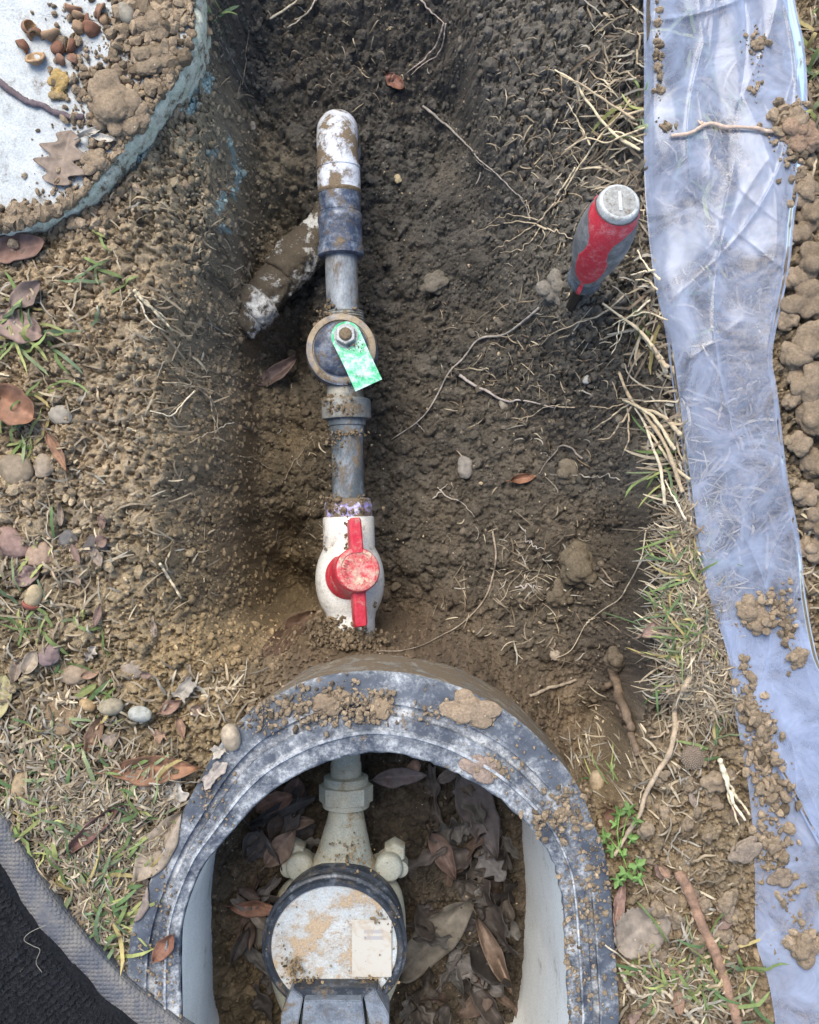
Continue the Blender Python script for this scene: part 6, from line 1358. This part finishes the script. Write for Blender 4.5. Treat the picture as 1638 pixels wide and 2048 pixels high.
root_thing('root', [([(918, 750), (945, 768), (975, 782), (1010, 800), (1050, 804), (1108, 815)], 9)], 8, (0.32, 0.28, 0.25), 'thick short root in the middle of the floor', 'root', seed=41, wig=5)
root_thing('root', [([(985, 1062), (992, 1110), (985, 1160), (960, 1212), (920, 1248), (862, 1282), (805, 1300), (752, 1302)], 6)], 6, (0.27, 0.22, 0.16), 'long arc of root above the meter box rim', 'root', seed=51, wig=2)
root_thing('root', [([(1292, 1060), (1278, 1130), (1242, 1192), (1192, 1232), (1172, 1250), (1142, 1300), (1102, 1320)], 4.5), ([(1172, 1250), (1180, 1240), (1190, 1236)], 5)], 4, (0.45, 0.38, 0.27), 'pale wiry root hanging from the right grass', 'root', seed=61, lift=0.003)
root_thing('root', [([(838, -5), (860, 20), (888, 46)], 6), ([(888, 46), (872, 90), (845, 118), (814, 146)], 6), ([(892, 46), (882, 98), (852, 122), (822, 150)], 5)], 6, (0.33, 0.28, 0.24), 'forked root at the top of the hole', 'root', seed=71)
root_thing('root', [([(1342, 272), (1380, 266), (1412, 250), (1460, 256), (1520, 260), (1596, 262)], 9), ([(1412, 250), (1402, 246), (1396, 242)], 5)], 9, (0.42, 0.32, 0.25), 'pinkish root lying across the plastic sheet', 'root', seed=81, lift=0.003, wig=4, tipw=1.2)
root_thing('root', [([(1165, 918), (1130, 890), (1100, 915), (1078, 948)], 6), ([(1100, 915), (1085, 905)], 3)], 5, (0.22, 0.19, 0.16), 'dark forked root beside the right slope clod', 'root', seed=91)
root_thing('root', [([(1150, 815), (1110, 815), (1080, 820), (1060, 835), (1022, 836)], 4)], 4, PLR, 'pale root left of the straw tuft', 'root', seed=95, wig=5)
root_thing('root', [([(570, 960), (585, 925), (612, 895), (625, 882), (632, 902)], 2.5), ([(625, 882), (622, 872)], 2.5)], 2.5, TAN, 'hair thin root left of the lower pipe', 'root', seed=101)
root_thing('root', [([(480, 912), (505, 918), (530, 930), (545, 938)], 3.5)], 3, PLR, 'short pale root on the left wall', 'root', seed=105, wig=5)
root_thing('root', [([(875, 975), (900, 995), (925, 1005), (950, 1035)], 4), ([(865, 998), (895, 968)], 4)], 4, (0.36, 0.32, 0.26), 'crossed straw and root on the dark floor', 'root', seed=111)
root_thing('root', [([(1030, 1175), (1060, 1172), (1085, 1180)], 5)], 5, (0.34, 0.30, 0.26), 'short grey root near the largest slope clod', 'root', seed=121, wig=5)
root_thing('root', [([(1050, 1060), (1065, 1090), (1090, 1098)], 5), ([(1065, 1088), (1050, 1078)], 4)], 5, (0.34, 0.30, 0.26), 'small grey branching root below the small orange leaf', 'root', seed=123, wig=5)
root_thing('root', [([(484, 170), (492, 120), (498, 60)], 3), ([(478, 200), (482, 160)], 3)], 3, TAN, 'fine root hanging on the upper left wall', 'root', seed=125)
root_thing('root', [([(1180, 955), (1140, 945), (1110, 950), (1100, 948)], 4), ([(1240, 960), (1215, 950), (1180, 955)], 4)], 4, (0.30, 0.27, 0.23), 'knobbly root under the straw tuft', 'root', seed=131, wig=6)
root_thing('root', [([(380, 415), (420, 430), (445, 432)], 2.5)], 2.5, TAN, 'thin root across the left wall smears', 'root', seed=135)
root_thing('straw', [([(595, 2), (565, 22), (540, 38)], 5)], 5, (0.50, 0.44, 0.32), 'straight straw at the top of the hole', 'straw', seed=141, wig=1, tipw=0.9)
root_thing('straw', [([(630, 0), (612, 30), (575, 55)], 3.5)], 3.5, (0.45, 0.40, 0.32), 'curved straw right of the straight straw', 'straw', seed=145, wig=2, tipw=0.6)
root_thing('straw', [([(320, 1128), (340, 1160), (362, 1196)], 6)], 6, (0.50, 0.42, 0.29), 'single straw on the bare left slope', 'straw', seed=147, wig=1, tipw=0.8)
root_thing('straw', [([(420, 1376), (448, 1377), (472, 1378)], 7)], 7, (0.42, 0.34, 0.23), 'short thick straw above the left rim', 'straw', seed=149, wig=1, tipw=0.9)
root_thing('twig', [([(1060, 1392), (1105, 1376), (1152, 1360)], 7)], 7, (0.27, 0.22, 0.16), 'straight twig right of the rim crown', 'twig', seed=151, wig=3, tipw=0.8)
root_thing('twig', [([(1225, 1335), (1240, 1395), (1258, 1450), (1276, 1512)], 20), ([(1232, 1395), (1245, 1440), (1258, 1470)], 8), ([(1236, 1360), (1215, 1372), (1205, 1380)], 14)], 16, (0.15, 0.11, 0.075), 'thick mud coated root at the lower right of the hole', 'root', seed=161, wig=3, lift=0.004, tipw=0.7)
root_thing('twig', [([(1357, 1742), (1385, 1800), (1410, 1860), (1442, 1930), (1478, 2060)], 22), ([(1390, 1800), (1412, 1870), (1432, 1940)], 5)], 22, (0.24, 0.15, 0.10), 'thick reddish stick at the bottom right', 'stick', seed=171, wig=4, lift=0.004, tipw=0.9)
root_thing('twig', [([(1392, 1335), (1352, 1405), (1348, 1470), (1310, 1560), (1270, 1640), (1228, 1712)], 13), ([(1352, 1405), (1335, 1380), (1318, 1372)], 4), ([(1348, 1470), (1370, 1430), (1378, 1420)], 4), ([(1350, 1440), (1330, 1465), (1300, 1475)], 5), ([(1392, 1335), (1405, 1322), (1412, 1300)], 7)], 12, (0.33, 0.26, 0.18), 'dry branching stem leaning beside the acorn cup', 'twig', seed=181, wig=4, lift=0.005, tipw=0.6)
root_thing('twig', [([(-5, 160), (40, 195), (85, 215), (120, 230), (168, 234)], 13)], 13, (0.11, 0.085, 0.09), 'dark flecked twig at the left of the lid', 'twig', seed=191, wig=4, lift=0.002, tipw=0.9)
root_thing('twig', [([(1395, 2048), (1330, 1985), (1262, 1930), (1210, 1890)], 9), ([(1330, 1985), (1290, 1990), (1262, 2010)], 5)], 8, (0.42, 0.36, 0.26), 'pale stem lying across the right rim', 'twig', seed=195, wig=5, lift=0.003)
root_thing('twig', [([(1270, 1990), (1250, 1960), (1238, 1935)], 12)], 8, (0.36, 0.31, 0.24), 'short pale stick on the outer right rim', 'twig', seed=197, wig=3, lift=0.003)
# straw tufts hanging over the right edge, each a clump of its own
def tuft(pls, label, seed, pal=STRAW):
    r_ = np.random.default_rng(seed); Vs = []; Cs = []
    parts = []
    for i, (p_, w_) in enumerate(pls):
        v, f = strand(p_, w_*0.62, seed=seed+i, lift=0.006+0.006*r_.random(), wig=2, tipw=0.5, lumpy=0.2); parts.append((v, f)); Cs.append(np.tile(pal[r_.integers(0, len(pal))]*r_.uniform(0.95, 1.3), (len(v), 1)))
    v, f = join(parts); o = mk('straw_tuft', v, f, M_ROOT, col=np.clip(np.vstack(Cs), 0, 0.7), loc=v[0]); tag(o, label, 'straw tuft'); return o
LS = np.array([(0.46, 0.39, 0.26), (0.40, 0.33, 0.22), (0.52, 0.45, 0.32), (0.34, 0.27, 0.18)])
tuft([([(1365, 985), (1335, 900), (1290, 830), (1262, 800), (1238, 745)], 16), ([(1350, 900), (1310, 840), (1270, 810), (1245, 800)], 14), ([(1362, 870), (1320, 830), (1275, 815)], 16), ([(1330, 1010), (1320, 940), (1295, 860), (1270, 815)], 13), ([(1265, 810), (1225, 870), (1195, 880)], 8), ([(1255, 815), (1258, 870), (1245, 912)], 7), ([(1262, 805), (1220, 835), (1185, 860)], 6), ([(1380, 960), (1345, 930), (1310, 880), (1280, 830)], 12), ([(1372, 1040), (1350, 1000), (1330, 960)], 8), ([(1262, 800), (1220, 815), (1180, 812)], 4)], 'large pale straw tuft leaning over the right bank', 1001, LS)
tuft([([(1332, 745), (1310, 700), (1280, 660), (1240, 632), (1205, 607)], 13), ([(1325, 720), (1300, 690), (1270, 650)], 12), ([(1335, 735), (1318, 715), (1305, 690)], 18), ([(1240, 640), (1232, 690), (1222, 710)], 5), ([(1250, 645), (1238, 680), (1220, 695)], 5), ([(1335, 640), (1290, 625), (1245, 640), (1225, 650)], 6), ([(1300, 600), (1270, 625), (1245, 645)], 6)], 'straw tuft with long stem below the screwdriver', 1021, LS)
tuft([([(1290, 255), (1250, 270), (1210, 285), (1175, 275), (1130, 300)], 7), ([(1285, 220), (1230, 240), (1190, 285), (1160, 330), (1130, 380)], 9), ([(1280, 300), (1230, 270), (1180, 210), (1150, 165), (1110, 140)], 11), ([(1270, 240), (1210, 200), (1165, 170), (1120, 150)], 9), ([(1180, 290), (1155, 240), (1135, 205)], 6), ([(1260, 200), (1230, 240), (1200, 262)], 6), ([(1150, 335), (1135, 360), (1110, 395)], 6), ([(1285, 285), (1240, 265), (1205, 270)], 7), ([(1240, 215), (1255, 240), (1275, 250)], 10)], 'straw tuft above the screwdriver along the sheet edge', 1041, LS)
tuft([([(268, 580), (290, 605), (318, 632), (345, 662)], 12), ([(275, 585), (300, 612), (335, 640)], 9), ([(270, 590), (285, 615), (300, 645), (330, 662)], 7), ([(262, 585), (250, 600), (240, 615)], 5), ([(275, 590), (310, 600), (330, 605)], 5)], 'flat bundle of bleached straw on the left bank', 1061, LS)
tuft([([(325, 765), (370, 768), (410, 780), (432, 820), (435, 855)], 6), ([(350, 770), (400, 775), (440, 790), (448, 800)], 6), ([(395, 775), (420, 800), (428, 840), (430, 870)], 6), ([(390, 782), (370, 800), (345, 830), (300, 822)], 6), ([(435, 860), (405, 872), (380, 885)], 5), ([(430, 865), (450, 850), (470, 845)], 5), ([(420, 790), (425, 830), (440, 870)], 5)], 'curled straw tuft on the brow of the left wall', 1081, LS)
tuft([([(1440, 1520), (1455, 1570), (1470, 1610), (1490, 1640)], 16), ([(1445, 1530), (1465, 1580), (1500, 1630)], 12), ([(1450, 1540), (1460, 1600), (1478, 1650)], 10)], 'dry straw wisp beside the folded layer', 1101, LS)
tuft([([(1290, 420), (1250, 430), (1220, 520)], 5), ([(1320, 560), (1290, 530), (1275, 500)], 9), ([(1310, 540), (1280, 545), (1262, 550)], 8), ([(1315, 580), (1290, 560), (1270, 560)], 7)], 'small straw wisp between screwdriver and sheet', 1121, LS)

# ------------------------------------------------------------------ green weed right of the rim
wp = S(1238, 1712); weed = empty('weed', wp, 'small bright green weed with divided leaves by the rim', 'plant'); PW[weed.name] = np.array(wp)
def lobed(px, py, r_px, ang, seed):
    p = S(px, py); r = r_px*3.73e-4; n = 72; out = []
    th = np.linspace(0, 2*math.pi, n, endpoint=False)
    rr2 = 0.42+0.58*np.maximum.reduce([np.exp(-((((th-c+math.pi) % (2*math.pi))-math.pi)/0.34)**2)*a for c, a in ((0, 1.0), (1.15, 0.9), (-1.15, 0.9), (2.2, 0.55), (-2.2, 0.55))])
    rr2 = rr2*(1+0.10*np.sin(th*17+seed)); rr2[np.abs(th-math.pi) < 0.35] = 0.12
    a = R(ang); V = [p+np.array([0, 0, 0.010])]
    for k_ in (0.5, 1.0):
        for t, q in zip(th, rr2):
            V.append(p+np.array([r*q*k_*math.cos(t+a), r*q*k_*math.sin(t+a), 0.010+0.0022*k_*math.sin(3*t+seed)-0.002*k_]))
    F = [[0, 1+i, 1+(i+1) % n] for i in range(n)]+[[1+i, 1+n+i, 1+n+(i+1) % n, 1+(i+1) % n] for i in range(n)]
    return np.array(V), F
M_WEED = mat_attr('weed_leaf', 0.5, 0.35, bump=0.4, sc1=250, sc2=900, var=0.3, translucent=0.3, bd=0.0005)
for i, (a, b_, r, an) in enumerate([(1232, 1620, 20, 110), (1252, 1612, 18, 40), (1262, 1630, 15, 0), (1205, 1668, 20, 165), (1218, 1690, 16, 200), (1245, 1735, 22, 260), (1268, 1722, 22, 320), (1232, 1750, 18, 240), (1270, 1745, 16, 300), (1255, 1668, 18, 20), (1240, 1700, 14, 60), (1225, 1640, 13, 150)]):
    v, f = lobed(a, b_, r, an, i); mk('leaf', v, f, M_WEED, weed, col=np.tile(np.array((0.15, 0.26, 0.075))*(0.8+0.05*i), (len(v), 1)))
for i, pl in enumerate([[(1240, 1705), (1235, 1660), (1240, 1625)], [(1240, 1705), (1222, 1680), (1208, 1670)], [(1240, 1700), (1250, 1725), (1255, 1740)], [(1240, 1690), (1250, 1650), (1258, 1628)]]):
    v, f = strand(pl, 4, lift=0.007, seed=i, wig=1); mk('stem', v, f, M_WEED, weed, col=np.tile((0.20, 0.34, 0.08), (len(v), 1)))
